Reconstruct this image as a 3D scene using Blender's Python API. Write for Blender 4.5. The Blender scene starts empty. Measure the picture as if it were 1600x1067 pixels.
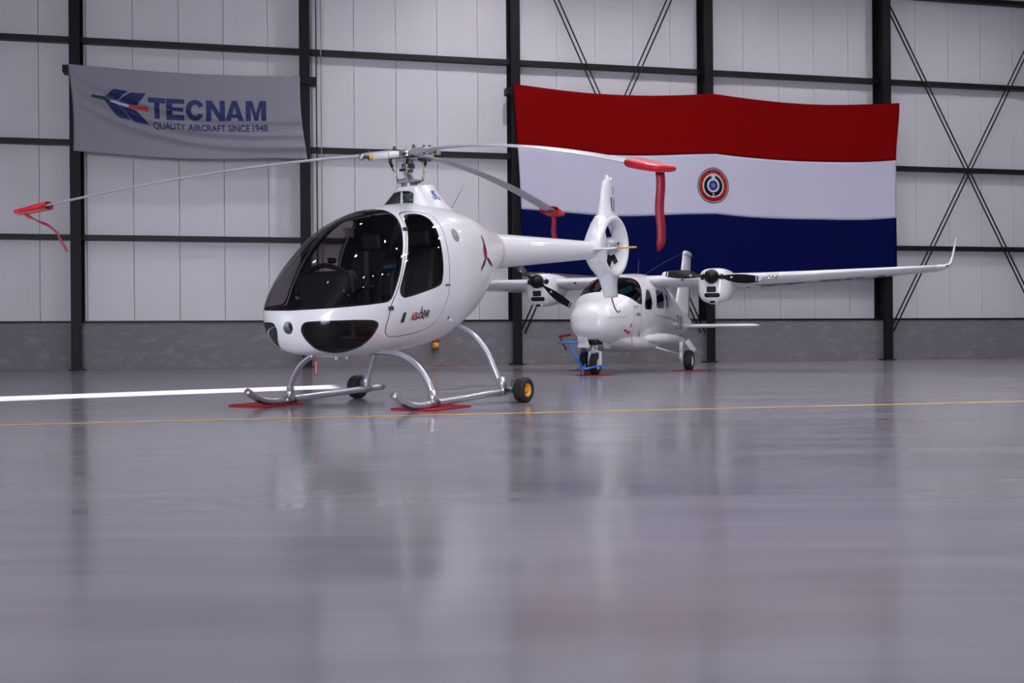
import bpy, bmesh, math, random
import numpy as np
from mathutils import Matrix, Vector
from mathutils.bvhtree import BVHTree
random.seed(7); np.random.seed(7)
SC = bpy.context.scene
COL = SC.collection

# ------------------------------------------------------------------ camera, world, sun, lights, exposure
ROLL = .008; EYE = .565
cam_d = bpy.data.cameras.new('camera'); cam_d.sensor_width = 36; cam_d.lens = 38.25
cam_d.clip_start = .05; cam_d.clip_end = 300
cam = bpy.data.objects.new('camera', cam_d); COL.objects.link(cam)
c_, s_ = math.cos(ROLL), math.sin(ROLL)
cam.matrix_world = Matrix(((c_, s_, 0, 0), (0, 0, -1, 0), (-s_, c_, 0, EYE), (0, 0, 0, 1)))
SC.camera = cam
SC.view_settings.view_transform = 'Standard'; SC.view_settings.look = 'None'
SC.view_settings.gamma = 1; SC.view_settings.use_curve_mapping = False
SC.view_settings.exposure = 0.60

WD = bpy.data.worlds.new('World'); SC.world = WD; WD.use_nodes = True
bg = WD.node_tree.nodes['Background']; bg.inputs[0].default_value = (.74, .79, .93, 1); bg.inputs[1].default_value = 3.0
WD.cycles.sampling_method = 'NONE'

TH = math.atan(.2318)                        # back wall is turned 13 degrees to the camera
TX = np.array([math.cos(TH), math.sin(TH)]); NX = np.array([math.sin(TH), -math.cos(TH)])   # along the wall / out of the wall
P0 = np.array([-9.60, 23.98])
def W(s, d, z):                              # wall coordinates -> world (d = distance in front of the column faces)
    p = P0 + s * TX + d * NX
    return (float(p[0]), float(p[1]), float(z))

def add_light(name, kind, loc, aim, energy, color, **kw):
    l = bpy.data.lights.new(name, kind); l.energy = energy; l.color = color
    for k, v in kw.items(): setattr(l, k, v)
    o = bpy.data.objects.new(name, l); COL.objects.link(o); o.location = loc
    d = Vector(aim) - Vector(loc); o.rotation_euler = d.to_track_quat('-Z', 'Y').to_euler()
    return o
SUN_DIR = Vector((.78, .62, -.46))
sun = add_light('sun', 'SUN', (-40, -30, 30), Vector((-40, -30, 30)) + SUN_DIR, 42.0, (1, .96, .93), angle=.006)
# daylight entering by the open hangar door in the front wall, left of and behind the camera
door_a = W(-1.5, 34.9, 2.6)
day = add_light('door_daylight', 'AREA', door_a, W(6, 8, 1.5), 1300, (.88, .90, 1.0), shape='RECTANGLE', size=9.0, size_y=5.0)
LAMP_POWER = 455
LAMP_COLOR = (.965, .93, 1.0)

# ------------------------------------------------------------------ materials
MATS = {}
def nodes_of(m): return m.node_tree.nodes, m.node_tree.links
def mat(name, color, rough=.5, metal=0., coat=0., spec=.5, noise=None, bump=None, coat_rough=.03):
    if name in MATS: return MATS[name]
    m = bpy.data.materials.new(name); m.use_nodes = True
    N, L = nodes_of(m); p = N['Principled BSDF']
    p.inputs['Base Color'].default_value = (*color, 1); p.inputs['Roughness'].default_value = rough
    p.inputs['Metallic'].default_value = metal; p.inputs['Coat Weight'].default_value = coat
    p.inputs['Coat Roughness'].default_value = coat_rough; p.inputs['Specular IOR Level'].default_value = spec
    tc = N.new('ShaderNodeTexCoord')
    sc_, amt = noise or (18., .05)
    nz = N.new('ShaderNodeTexNoise'); nz.inputs['Scale'].default_value = sc_; nz.inputs['Detail'].default_value = 3
    L.new(tc.outputs['Object'], nz.inputs['Vector'])
    mr = N.new('ShaderNodeMapRange'); mr.inputs[3].default_value = 1 - amt; mr.inputs[4].default_value = 1 + amt
    L.new(nz.outputs['Fac'], mr.inputs[0])
    mx = N.new('ShaderNodeVectorMath'); mx.operation = 'SCALE'; mx.inputs[0].default_value = color
    L.new(mr.outputs[0], mx.inputs['Scale']); L.new(mx.outputs[0], p.inputs['Base Color'])
    if bump:
        b = N.new('ShaderNodeBump'); b.inputs['Strength'].default_value = bump[1]; b.inputs['Distance'].default_value = .01
        n2 = N.new('ShaderNodeTexNoise'); n2.inputs['Scale'].default_value = bump[0]
        L.new(tc.outputs['Object'], n2.inputs['Vector']); L.new(n2.outputs['Fac'], b.inputs['Height']); L.new(b.outputs[0], p.inputs['Normal'])
    MATS[name] = m
    return m
def glass(name, tint, ior=1.5):
    m = bpy.data.materials.new(name); m.use_nodes = True; N, L = nodes_of(m)
    N.remove(N['Principled BSDF']); out = N['Material Output']
    tr = N.new('ShaderNodeBsdfTransparent'); gl = N.new('ShaderNodeBsdfGlossy'); gl.inputs['Roughness'].default_value = .015
    nz = N.new('ShaderNodeTexNoise'); nz.inputs['Scale'].default_value = 3
    mr = N.new('ShaderNodeMapRange'); mr.inputs[3].default_value = .96; mr.inputs[4].default_value = 1.04; L.new(nz.outputs['Fac'], mr.inputs[0])
    sv = N.new('ShaderNodeVectorMath'); sv.operation = 'SCALE'; sv.inputs[0].default_value = tint; L.new(mr.outputs[0], sv.inputs['Scale']); L.new(sv.outputs[0], tr.inputs[0])
    fr = N.new('ShaderNodeFresnel'); ge = N.new('ShaderNodeNewGeometry'); io = N.new('ShaderNodeMapRange')   # same reflectance seen from either side of the pane
    io.inputs[3].default_value = ior; io.inputs[4].default_value = 1 / ior; L.new(ge.outputs['Backfacing'], io.inputs[0]); L.new(io.outputs[0], fr.inputs[0])
    mx = N.new('ShaderNodeMixShader'); L.new(fr.outputs[0], mx.inputs[0]); L.new(tr.outputs[0], mx.inputs[1]); L.new(gl.outputs[0], mx.inputs[2])
    L.new(mx.outputs[0], out.inputs[0]); MATS[name] = m
    return m
WHITE = mat('white_paint', (.80, .80, .83), .32, coat=.7, coat_rough=.04, noise=(6, .015))
WHITE2 = mat('white_composite', (.78, .78, .81), .35, coat=.6, coat_rough=.06, noise=(5, .02))
BLACK = mat('black_satin', (.005, .005, .006), .35, spec=.25)
RUBBER = mat('tyre_rubber', (.012, .012, .012), .75, noise=(40, .3))
SEAL = mat('black_frit', (.008, .008, .010), .08, coat=.5)
LINING = mat('dark_lining', (.012, .012, .014), .9)
SEATM = mat('seat_leather', (.016, .016, .02), .5, noise=(30, .2))
DASHM = mat('dash_grey', (.03, .029, .03), .6)
SILVER = mat('silver_paint', (.55, .56, .62), .28, metal=.75, noise=(25, .06))
STEEL = mat('bare_steel', (.5, .5, .52), .3, metal=1., noise=(30, .1))
DSTEEL = mat('dark_mechanism', (.07, .075, .09), .4, metal=.6, noise=(30, .2))
BLADEM = mat('blade_grey', (.36, .375, .42), .38, coat=.2, noise=(10, .04))
RED = mat('red_vinyl', (.55, .004, .015), .42, noise=(12, .12))
REDRIB = mat('red_ribbon', (.24, .005, .02), .5, noise=(25, .1))
REDMAT = mat('red_mat', (.34, .006, .015), .8, noise=(40, .15), bump=(160, .6))
YELLOW = mat('yellow_paint', (.80, .42, .02), .45, noise=(20, .08))
RIMY = mat('yellow_rim', (.75, .33, .01), .4, noise=(30, .2))
NAVY = mat('navy_print', (.012, .022, .12), .6)
BLUEP = mat('blue_print', (.02, .07, .42), .5)
REDP = mat('red_print', (.45, .01, .015), .5)
GREENP = mat('green_print', (.012, .05, .03), .6)
BLKP = mat('black_print', (.01, .01, .012), .5)
GREYP = mat('grey_print', (.10, .10, .11), .55)
TOWBLUE = mat('tow_bar_blue', (.02, .17, .62), .35, coat=.3)
COLM = mat('column_paint', (.008, .0085, .011), .5, noise=(8, .15), spec=.2)
GIRTM = mat('girt_paint', (.007, .007, .008), .5, noise=(8, .15), spec=.35)
CANOPY = glass('tinted_canopy', (.50, .47, .49), 1.5)
CABWIN = glass('tinted_window', (.28, .30, .33), 1.5)
CHROME = mat('lamp_reflector', (.8, .8, .82), .12, metal=1.)

# ------------------------------------------------------------------ mesh helpers
def mk(name, V, F, m, parent=None, smooth=True, normals=None, label=None, cat=None, group=None, kind=None):
    me = bpy.data.meshes.new(name)
    me.from_pydata([tuple(map(float, v)) for v in V], [], [tuple(int(i) for i in f) for f in F]); me.update()
    if m: me.materials.append(m)
    if smooth: me.polygons.foreach_set('use_smooth', [True] * len(me.polygons))
    if normals is not None: me.normals_split_custom_set_from_vertices([tuple(map(float, n)) for n in normals])
    o = bpy.data.objects.new(name, me); COL.objects.link(o)
    if parent: o.parent = parent
    tag(o, label, cat, group, kind)
    return o
def tag(o, label=None, cat=None, group=None, kind=None):
    if label: o['label'] = label
    if cat: o['category'] = cat
    if group: o['group'] = group
    if kind: o['kind'] = kind
    return o
def empty(name, M, label, cat, group=None):
    o = bpy.data.objects.new(name, None); COL.objects.link(o); o.empty_display_size = .2
    o.matrix_world = M if isinstance(M, Matrix) else Matrix.Translation(M)
    return tag(o, label, cat, group)
def join(*parts):
    V, F, k = [], [], 0
    for v, f in parts:
        V += [tuple(x) for x in v]; F += [tuple(int(i) + k for i in q) for q in f]; k += len(v)
    return V, F
def frame(d, up=(0, 0, 1)):
    d = np.array(d, float); d /= np.linalg.norm(d); up = np.array(up, float)
    if abs(d @ up) > .97: up = np.array((1., 0, 0))
    a = np.cross(up, d); a /= np.linalg.norm(a)
    return d, a, np.cross(d, a)
def tube(pts, r, n=12, caps=True, closed=False):
    pts = np.array(pts, float); m = len(pts); r = np.broadcast_to(np.array(r, float), (m,))
    V, F = [], []; prev = None
    for i in range(m):
        d = pts[min(i + 1, m - 1)] - pts[max(i - 1, 0)]
        d /= np.linalg.norm(d)
        if prev is None: _, a, b = frame(d)
        else:
            a = prev - (prev @ d) * d; a /= np.linalg.norm(a); b = np.cross(d, a)
        prev = a
        for k in range(n):
            t = 2 * math.pi * k / n
            V.append(pts[i] + r[i] * (math.cos(t) * a + math.sin(t) * b))
    for i in range(m - 1):
        for k in range(n): F.append((i * n + k, i * n + (k + 1) % n, (i + 1) * n + (k + 1) % n, (i + 1) * n + k))
    if caps: F.append(tuple(range(n))[::-1]); F.append(tuple((m - 1) * n + k for k in range(n)))
    return V, F
def cyl(p0, p1, r0, r1=None, n=20): return tube([p0, p1], [r0, r0 if r1 is None else r1], n)
def lathe(prof, c, axis, n=28, closed=True):   # prof: (h along axis, radius)
    d, a, b = frame(axis); c = np.array(c, float); V, F = [], []; m = len(prof)
    for h, r in prof:
        for k in range(n):
            t = 2 * math.pi * k / n
            V.append(c + d * h + max(r, 1e-4) * (math.cos(t) * a + math.sin(t) * b))
    for i in range(m if closed else m - 1):
        j = (i + 1) % m
        for k in range(n): F.append((i * n + k, i * n + (k + 1) % n, j * n + (k + 1) % n, j * n + k))
    return V, F
def cbox(c, size, ch=.01, R=None):
    bm = bmesh.new(); bmesh.ops.create_cube(bm, size=1.)
    bmesh.ops.scale(bm, vec=size, verts=bm.verts)
    if ch: bmesh.ops.bevel(bm, geom=bm.edges[:], offset=ch, segments=2, affect='EDGES', profile=.5)
    if R is not None: bmesh.ops.rotate(bm, matrix=R, verts=bm.verts)
    bmesh.ops.translate(bm, vec=c, verts=bm.verts)
    bm.verts.index_update()
    V = [tuple(v.co) for v in bm.verts]; F = [tuple(v.index for v in f.verts) for f in bm.faces]; bm.free()
    return V, F
def bar(p0, p1, w, h, ch=.004, up=(0, 0, 1)):
    p0, p1 = np.array(p0, float), np.array(p1, float); d, a, b = frame(p1 - p0, up); L = np.linalg.norm(p1 - p0)
    V, F = cbox((0, 0, 0), (L, w, h), ch); V = np.array(V)
    return (p0 + p1) / 2 + V[:, :1] * d + V[:, 1:2] * a + V[:, 2:] * b, F
def prism(poly, z0, z1, mp):       # 2-D outline extruded between z0 and z1, mapped to 3-D
    n = len(poly); V = [mp(x, y, z0) for x, y in poly] + [mp(x, y, z1) for x, y in poly]
    F = [tuple(range(n))[::-1], tuple(range(n, 2 * n))] + [(i, (i + 1) % n, n + (i + 1) % n, n + i) for i in range(n)]
    return V, F
def spline(pts, k=6, closed=False):
    pts = np.array(pts, float); n = len(pts); out = []
    for i in range(n if closed else n - 1):
        g = lambda j: pts[j % n] if closed else pts[min(max(j, 0), n - 1)]
        a, b, c, d = g(i - 1), g(i), g(i + 1), g(i + 2)
        for q in range(k):
            t = q / k
            out.append(.5 * (2 * b + (c - a) * t + (2 * a - 5 * b + 4 * c - d) * t * t + (3 * b - a - 3 * c + d) * t ** 3))
    if not closed: out.append(pts[-1])
    return np.array(out)
def pchip(kt, kv, t):
    kt, kv = np.array(kt, float), np.array(kv, float); h = np.diff(kt); dl = np.diff(kv) / h; m = np.zeros(len(kv))
    for i in range(1, len(kv) - 1):
        if dl[i - 1] * dl[i] > 0:
            a = 2 * h[i] + h[i - 1]; b = h[i] + 2 * h[i - 1]; m[i] = (a + b) / (a / dl[i - 1] + b / dl[i])
    m[0], m[-1] = dl[0], dl[-1]
    t = np.clip(np.array(t, float), kt[0], kt[-1]); i = np.clip(np.searchsorted(kt, t, side='right') - 1, 0, len(kt) - 2); s = (t - kt[i]) / h[i]
    return (1 + 2 * s) * (1 - s) ** 2 * kv[i] + s * (1 - s) ** 2 * h[i] * m[i] + s * s * (3 - 2 * s) * kv[i + 1] + s * s * (s - 1) * h[i] * m[i + 1]
def grid_mesh(G, wrap=True):       # G: n x m x 3 -> verts, tris, normals
    n, m, _ = G.shape
    du = np.gradient(G, axis=0)
    dv = (np.roll(G, -1, 1) - np.roll(G, 1, 1)) if wrap else np.gradient(G, axis=1)
    N = np.cross(dv, du); ln = np.linalg.norm(N, axis=2, keepdims=True); N = N / np.maximum(ln, 1e-12)
    I = np.arange(n * m).reshape(n, m); A = I[:-1]; B = I[1:]
    if wrap: A2, B2 = np.roll(A, -1, 1), np.roll(B, -1, 1)
    else: A, A2, B, B2 = A[:, :-1], A[:, 1:], B[:, :-1], B[:, 1:]
    T = np.concatenate([np.stack([A, A2, B2], -1).reshape(-1, 3), np.stack([A, B2, B], -1).reshape(-1, 3)])
    return G.reshape(-1, 3), T, N.reshape(-1, 3)
def clip(V, T, N, g):              # split a triangle mesh along g = 0; returns (inside g>0, outside)
    V, N, g = np.asarray(V, float), np.asarray(N, float), np.asarray(g, float); T = np.asarray(T)
    g = np.where(np.abs(g) < 1e-6, 1e-6, g)
    s = g[T] > 0; cnt = s.sum(1)
    ins, outs = [T[cnt == 3]], [T[cnt == 0]]
    newV, newN, cache, ai, ao = [], [], {}, [], []
    def cut(a, b):
        k = (min(a, b), max(a, b))
        if k not in cache:
            t = g[a] / (g[a] - g[b]); cache[k] = len(V) + len(newV)
            newV.append(V[a] + t * (V[b] - V[a])); q = N[a] + t * (N[b] - N[a]); newN.append(q / max(np.linalg.norm(q), 1e-9))
        return cache[k]
    for tri in T[(cnt == 1) | (cnt == 2)]:
        sg = g[tri] > 0; one = 1 if sg.sum() == 1 else 0
        k = int(np.where(sg == bool(one))[0][0]); a, b, c = tri[k], tri[(k + 1) % 3], tri[(k + 2) % 3]
        p, q = cut(a, b), cut(a, c)
        single, dbl = [(a, p, q)], [(p, b, c), (p, c, q)]
        (ai if one else ao).extend(single); (ao if one else ai).extend(dbl)
    VV = np.concatenate([V, np.array(newV).reshape(-1, 3)]); NN = np.concatenate([N, np.array(newN).reshape(-1, 3)])
    def pack(tt, extra):
        t = np.concatenate([tt, np.array(extra, int).reshape(-1, 3)])
        if not len(t): return np.zeros((0, 3)), t, np.zeros((0, 3))
        u, inv = np.unique(t, return_inverse=True); t = inv.reshape(-1, 3)
        return VV[u], t, NN[u]
    return pack(ins[0], ai), pack(outs[0], ao)
def sdf(poly, P):                  # signed distance to a closed 2-D polygon, positive inside
    poly = np.asarray(poly, float); P = np.asarray(P, float); D = np.full(len(P), 1e9); ins = np.zeros(len(P), bool)
    for a, b in zip(poly, np.roll(poly, -1, 0)):
        e = b - a; w = P - a; t = np.clip((w @ e) / max(e @ e, 1e-12), 0, 1); D = np.minimum(D, np.linalg.norm(w - t[:, None] * e, axis=1))
        c = ((a[1] <= P[:, 1]) & (b[1] > P[:, 1])) | ((b[1] <= P[:, 1]) & (a[1] > P[:, 1]))
        x = a[0] + (P[:, 1] - a[1]) / (e[1] if abs(e[1]) > 1e-12 else 1e-12) * e[0]
        ins ^= c & (P[:, 0] < x)
    return np.where(ins, D, -D)
def smin(a, b, k):
    h = np.clip(.5 + .5 * (b - a) / k, 0, 1); return b + (a - b) * h - k * h * (1 - h)
def loft(KT, XM, zt, zb, w, zc, n, m, ex):
    t = np.linspace(0, KT[-1], n); x = XM - t * t
    Zt, Zb, Wd, Zc = [pchip(KT, k, t)[:, None] for k in (zt, zb, w, zc)]
    a = np.linspace(0, 2 * math.pi, m, endpoint=False)[None]; c, s = np.cos(a), np.sin(a)
    y = Wd * np.sign(c) * np.abs(c) ** (2 / ex); q = np.sign(s) * np.abs(s) ** (2 / ex)
    z = np.where(q > 0, Zc + q * (Zt - Zc), Zc + q * (Zc - Zb))
    return np.stack([np.broadcast_to(x[:, None], y.shape), y, z], -1)
def sect_loft(sections, m=32, ex=2.2, cap=True):   # sections: (center, half a vector, half b vector)
    a = np.linspace(0, 2 * math.pi, m, endpoint=False); c, s = np.cos(a), np.sin(a)
    V, F = [], []
    for q in sections:
        C, A, B = q[:3]; e = q[3] if len(q) > 3 else ex
        cu = np.sign(c) * np.abs(c) ** (2 / e); su = np.sign(s) * np.abs(s) ** (2 / e)
        V += list(np.array(C, float) + cu[:, None] * np.array(A, float) + su[:, None] * np.array(B, float))
    n = len(sections)
    for i in range(n - 1):
        for k in range(m): F.append((i * m + k, i * m + (k + 1) % m, (i + 1) * m + (k + 1) % m, (i + 1) * m + k))
    if cap: F.append(tuple(range(m))[::-1]); F.append(tuple((n - 1) * m + k for k in range(m)))
    return V, F
AF = [(0, 0), (.012, .028), (.05, .055), (.12, .078), (.25, .092), (.42, .088), (.62, .062), (.82, .030), (1, .002)]
def airfoil(le, te, up, thick):    # closed ring from leading edge over the top to the trailing edge and back
    le, te, up = [np.array(q, float) for q in (le, te, up)]; ch = te - le
    top = [le + ch * x + up * (y / .092 * .56 * thick) for x, y in AF]
    bot = [le + ch * x - up * (y / .092 * .44 * thick) for x, y in AF[-2:0:-1]]
    return top + bot
def ring_loft(rings, cap=True):
    m = len(rings[0]); V = [v for r in rings for v in r]; F = []
    for i in range(len(rings) - 1):
        for k in range(m): F.append((i * m + k, i * m + (k + 1) % m, (i + 1) * m + (k + 1) % m, (i + 1) * m + k))
    if cap: F.append(tuple(range(m))[::-1]); F.append(tuple((len(rings) - 1) * m + k for k in range(m)))
    return V, F
def fix(vf):                       # consistent outward normals
    V, F = vf; me = bmesh.new(); vs = [me.verts.new(tuple(map(float, v))) for v in V]
    for f in F:
        try: me.faces.new([vs[i] for i in f])
        except ValueError: pass
    bmesh.ops.recalc_face_normals(me, faces=me.faces); me.verts.index_update()
    R = [tuple(v.co) for v in me.verts], [tuple(v.index for v in f.verts) for f in me.faces]; me.free()
    return R
def text_mesh(body, size=1., bold=0., shear=0., cell=None, spacing=1.):
    cu = bpy.data.curves.new('t', 'FONT'); cu.body = body; cu.size = size; cu.offset = bold; cu.shear = shear; cu.space_character = spacing; cu.resolution_u = 4
    o = bpy.data.objects.new('t', cu); COL.objects.link(o); bpy.context.view_layer.update()
    me = bpy.data.meshes.new_from_object(o.evaluated_get(bpy.context.evaluated_depsgraph_get()))
    bm = bmesh.new(); bm.from_mesh(me); bpy.data.objects.remove(o); bpy.data.meshes.remove(me)
    bmesh.ops.remove_doubles(bm, verts=bm.verts, dist=size * 1e-4)
    R = subdiv2(bm, cell) if cell else bm_out(bm)
    return R
def bm_out(bm):
    bm.verts.index_update(); V = np.array([tuple(v.co) for v in bm.verts]).reshape(-1, 3)[:, :2]; F = [tuple(v.index for v in f.verts) for f in bm.faces]; bm.free()
    return V, F
def subdiv2(bm, cell):
    P = np.array([tuple(v.co) for v in bm.verts])
    for ax in (0, 1):
        lo, hi = P[:, ax].min(), P[:, ax].max(); k = int((hi - lo) / cell)
        for i in range(1, k + 1):
            co = [0, 0, 0]; no = [0, 0, 0]; co[ax] = lo + i * (hi - lo) / (k + 1); no[ax] = 1
            bmesh.ops.bisect_plane(bm, geom=bm.verts[:] + bm.edges[:] + bm.faces[:], plane_co=co, plane_no=no, dist=1e-6)
    return bm_out(bm)
def poly_mesh(polys, cell):
    bm = bmesh.new()
    for p in polys: bm.faces.new([bm.verts.new((float(x), float(y), 0)) for x, y in p])
    bm.normal_update(); bmesh.ops.triangulate(bm, faces=bm.faces[:]); return subdiv2(bm, cell)
def fit2(V, x0, x1, y0, y1):       # scale a flat shape into a box
    V = np.array(V, float); lo, hi = V.min(0), V.max(0)
    return np.array([x0, y0]) + (V - lo) / np.maximum(hi - lo, 1e-9) * np.array([x1 - x0, y1 - y0])
def decal(name, vf, org, u, v, dirn, bvh, m, parent, off=.003):
    V2, F = vf; org, u, v, d = [np.array(q, float) for q in (org, u, v, dirn)]; out = []; last = org; miss = set()
    for x, y in V2:
        p = org + x * u + y * v; h = bvh.ray_cast(Vector(p - d * 1.5), Vector(d), 14.)
        if h[0] is not None:
            n = np.array(h[1]); n = n if n @ d < 0 else -n
            last = np.array(h[0]) + n * off
            out.append(last)
        else: miss.add(len(out)); out.append(last)
    F = [f for f in F if not miss & set(f)]
    return mk(name, out, F, m, parent, smooth=False)
def circle(r, n=24, c=(0, 0), ry=None): return [(c[0] + r * math.cos(2 * math.pi * k / n), c[1] + (ry or r) * math.sin(2 * math.pi * k / n)) for k in range(n)]

# ------------------------------------------------------------------ hangar shell
def wall_mat(name, color):
    m = mat(name, color, .42, noise=(1.2, .035)); N, L = nodes_of(m); p = N['Principled BSDF']
    tc = N.new('ShaderNodeTexCoord'); wv = N.new('ShaderNodeTexWave'); wv.wave_type = 'BANDS'; wv.bands_direction = 'X'; wv.wave_profile = 'TRI'
    wv.inputs['Scale'].default_value = 6.3; L.new(tc.outputs['Object'], wv.inputs['Vector'])
    b = N.new('ShaderNodeBump'); b.inputs['Strength'].default_value = .25; b.inputs['Distance'].default_value = .003
    L.new(wv.outputs['Fac'], b.inputs['Height']); L.new(b.outputs[0], p.inputs['Normal'])
    return m
CLAD = wall_mat('cladding_panel', (.66, .65, .69))
def concrete():
    m = mat('dado_concrete', (.17, .165, .18), .6); N, L = nodes_of(m); p = N['Principled BSDF']
    tc = N.new('ShaderNodeTexCoord'); mp = N.new('ShaderNodeMapping'); mp.inputs['Scale'].default_value = (.9, .9, 2.2); L.new(tc.outputs['Object'], mp.inputs[0])
    n = N.new('ShaderNodeTexNoise'); n.inputs['Scale'].default_value = 3.2; n.inputs['Detail'].default_value = 8; n.inputs['Roughness'].default_value = .7; L.new(mp.outputs[0], n.inputs['Vector'])
    r = N.new('ShaderNodeValToRGB'); r.color_ramp.elements[0].position = .50; r.color_ramp.elements[1].position = .74
    r.color_ramp.elements[0].color = (.17, .162, .18, 1); r.color_ramp.elements[1].color = (.265, .25, .268, 1)
    L.new(n.outputs['Fac'], r.inputs[0]); L.new(r.outputs[0], p.inputs['Base Color'])
    return m
DADO = concrete()
def floor_mat():
    m = mat('epoxy_floor', (.30, .295, .325), .2); N, L = nodes_of(m); p = N['Principled BSDF']
    tc = N.new('ShaderNodeTexCoord'); mp = N.new('ShaderNodeMapping'); mp.inputs['Rotation'].default_value = (0, 0, -TH); mp.inputs['Scale'].default_value = (.35, 2.2, 1); L.new(tc.outputs['Object'], mp.inputs[0])
    n = N.new('ShaderNodeTexNoise'); n.inputs['Scale'].default_value = 1.6; n.inputs['Detail'].default_value = 4; n.inputs['Roughness'].default_value = .55; L.new(mp.outputs[0], n.inputs['Vector'])
    r = N.new('ShaderNodeValToRGB'); r.color_ramp.elements[0].position = .3; r.color_ramp.elements[1].position = .75
    r.color_ramp.elements[0].color = (.235, .228, .262, 1); r.color_ramp.elements[1].color = (.30, .288, .322, 1)
    L.new(n.outputs['Fac'], r.inputs[0]); L.new(r.outputs[0], p.inputs['Base Color'])
    mr = N.new('ShaderNodeMapRange'); mr.inputs[1].default_value = .3; mr.inputs[2].default_value = .7; mr.inputs[3].default_value = .11; mr.inputs[4].default_value = .19
    L.new(n.outputs['Fac'], mr.inputs[0]); L.new(mr.outputs[0], p.inputs['Roughness'])
    return m
FLOORM = floor_mat()
ROOFM = mat('roof_sheet', (.10, .10, .11), .6)
WALLIN = mat('side_cladding', (.26, .255, .28), .6)

S0, S1, DB, DF, ZR = -5.3, 31., -.58, 35., 12.6       # extents of the hangar in wall coordinates
def slab(s0, s1, d0, d1, z0, z1):
    return [W(s, d, z) for z in (z0, z1) for s, d in ((s0, d0), (s1, d0), (s1, d1), (s0, d1))], [(3, 2, 1, 0), (4, 5, 6, 7), (0, 1, 5, 4), (1, 2, 6, 5), (2, 3, 7, 6), (3, 0, 4, 7)]
floor = mk('floor', *fix(slab(S0 - .3, S1 + .3, DB - .3, DF + 3, -.2, 0)), FLOORM, smooth=False, kind='structure')
mk('ceiling', *fix(slab(S0 - .3, S1 + .3, DB - .3, DF + .3, ZR, ZR + .2)), ROOFM, smooth=False, kind='structure')
mk('wall_right', *fix(slab(S1, S1 + .2, DB - .2, DF, 0, ZR)), WALLIN, smooth=False, kind='structure')
# left wall with the tall gap of a sliding door left ajar: sunlight falls through it as one bright strip
g0, g1, gh = 15.55, 16.85, 5.3
mk('wall_left', *join(fix(slab(S0 - .2, S0, DB - .2, g0, 0, ZR)), fix(slab(S0 - .2, S0, g1, DF, 0, ZR)), fix(slab(S0 - .2, S0, g0, g1, gh, ZR))), WALLIN, smooth=False, kind='structure')
# front wall with the open main door
mk('wall_front', *join(fix(slab(S0 - .2, -6 + .001, DF, DF + .2, 0, ZR)), fix(slab(3.2, S1 + .2, DF, DF + .2, 0, ZR)), fix(slab(-6, 3.2, DF, DF + .2, 5.2, ZR))), WALLIN, smooth=False, kind='structure')
wall = mk('wall_back', *fix(slab(S0 - .2, S1 + .2, DB - .12, DB - .02, 0, ZR)), WALLIN, smooth=False, kind='structure')
wall['label'] = 'white insulated panel wall of the hangar with dark steel girts'
# cladding: one-metre insulated panels, each its own piece
pv, pf = cbox((0, 0, 0), (.992, .06, ZR - 1.0), .006)
pmesh = bpy.data.meshes.new('panel'); pmesh.from_pydata(pv, [], pf); pmesh.materials.append(CLAD)
Rw = Matrix.Rotation(TH, 4, 'Z')
k = 0
s = -4.835 + .0
while s < 30.5:
    o = bpy.data.objects.new('panel', pmesh); COL.objects.link(o); o.parent = wall
    o.matrix_world = Matrix.Translation(W(s + .5, DB + .03, 1.0 + (ZR - 1.0) / 2)) @ Rw
    s += 1.0
# girts
for zz in (2.97, 5.09, 7.38, 9.7):
    for n in range(-1, 7):
        V, F = fix(slab(n * 5 + .01, n * 5 + 4.99, -.50, -.31, zz - .06, zz + .06))
        mk('girt', V, F, GIRTM, wall, smooth=False)
# concrete dado with its black drip edge
dado = mk('trim_1', *fix(slab(S0, S1, -.55, -.26, 0, 1.05)), DADO, smooth=False, kind='structure')
dado['label'] = 'grey concrete dado with patched plaster along the foot of the wall'
mk('drip_edge', *fix(slab(S0, S1, -.55, -.235, 1.05, 1.10)), GIRTM, dado, smooth=False)
RUST = mat('rust_stain', (.20, .135, .10), .6, noise=(4, .3))
mk('base_joint', *fix(slab(S0, S1, -.28, -.20, 0, .012)), RUST, dado, smooth=False)
# columns
def hcol(s):
    fl = fix(slab(s - .112, s + .112, -.022, 0, 0, ZR)); wb = fix(slab(s - .008, s + .008, -.50, -.02, 0, ZR)); bk = fix(slab(s - .112, s + .112, -.52, -.50, 0, ZR))
    return fl, wb, bk
clab = {0: 'dark steel column at the left end of the grey banner', 1: 'dark steel column at the right end of the grey banner, beside thin cables', 2: 'dark steel column at the left edge of the big flag',
        3: 'dark steel column behind the middle of the big flag', 4: 'dark steel column at the right edge of the big flag', -1: None, 5: None}
for n in range(-1, 7):
    e = empty('steel_column', W(n * 5, 0, 0), clab.get(n) or 'dark steel wall column standing outside the view', 'column', 'wall columns')
    inv = Matrix.Translation(W(n * 5, 0, 0)).inverted()
    fl, wb, bk = hcol(n * 5)
    loc = lambda vf: ([tuple(inv @ Vector(v)) for v in vf[0]], vf[1])
    mk('flange', *loc(fl), COLM, e, smooth=False); mk('web', *loc(wb), COLM, e, smooth=False); mk('flange', *loc(bk), COLM, e, smooth=False)
    mk('base_plate', *loc(fix(slab(n * 5 - .17, n * 5 + .17, -.26, .05, 0, .025))), COLM, e, smooth=False)
    if n in (0, 1, 2):
        mk('bracket', *loc(fix(slab(n * 5 - .24, n * 5 + .24, -.25, .06, 6.56 - .02 * n, 6.72 - .02 * n))), COLM, e, smooth=False)
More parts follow.
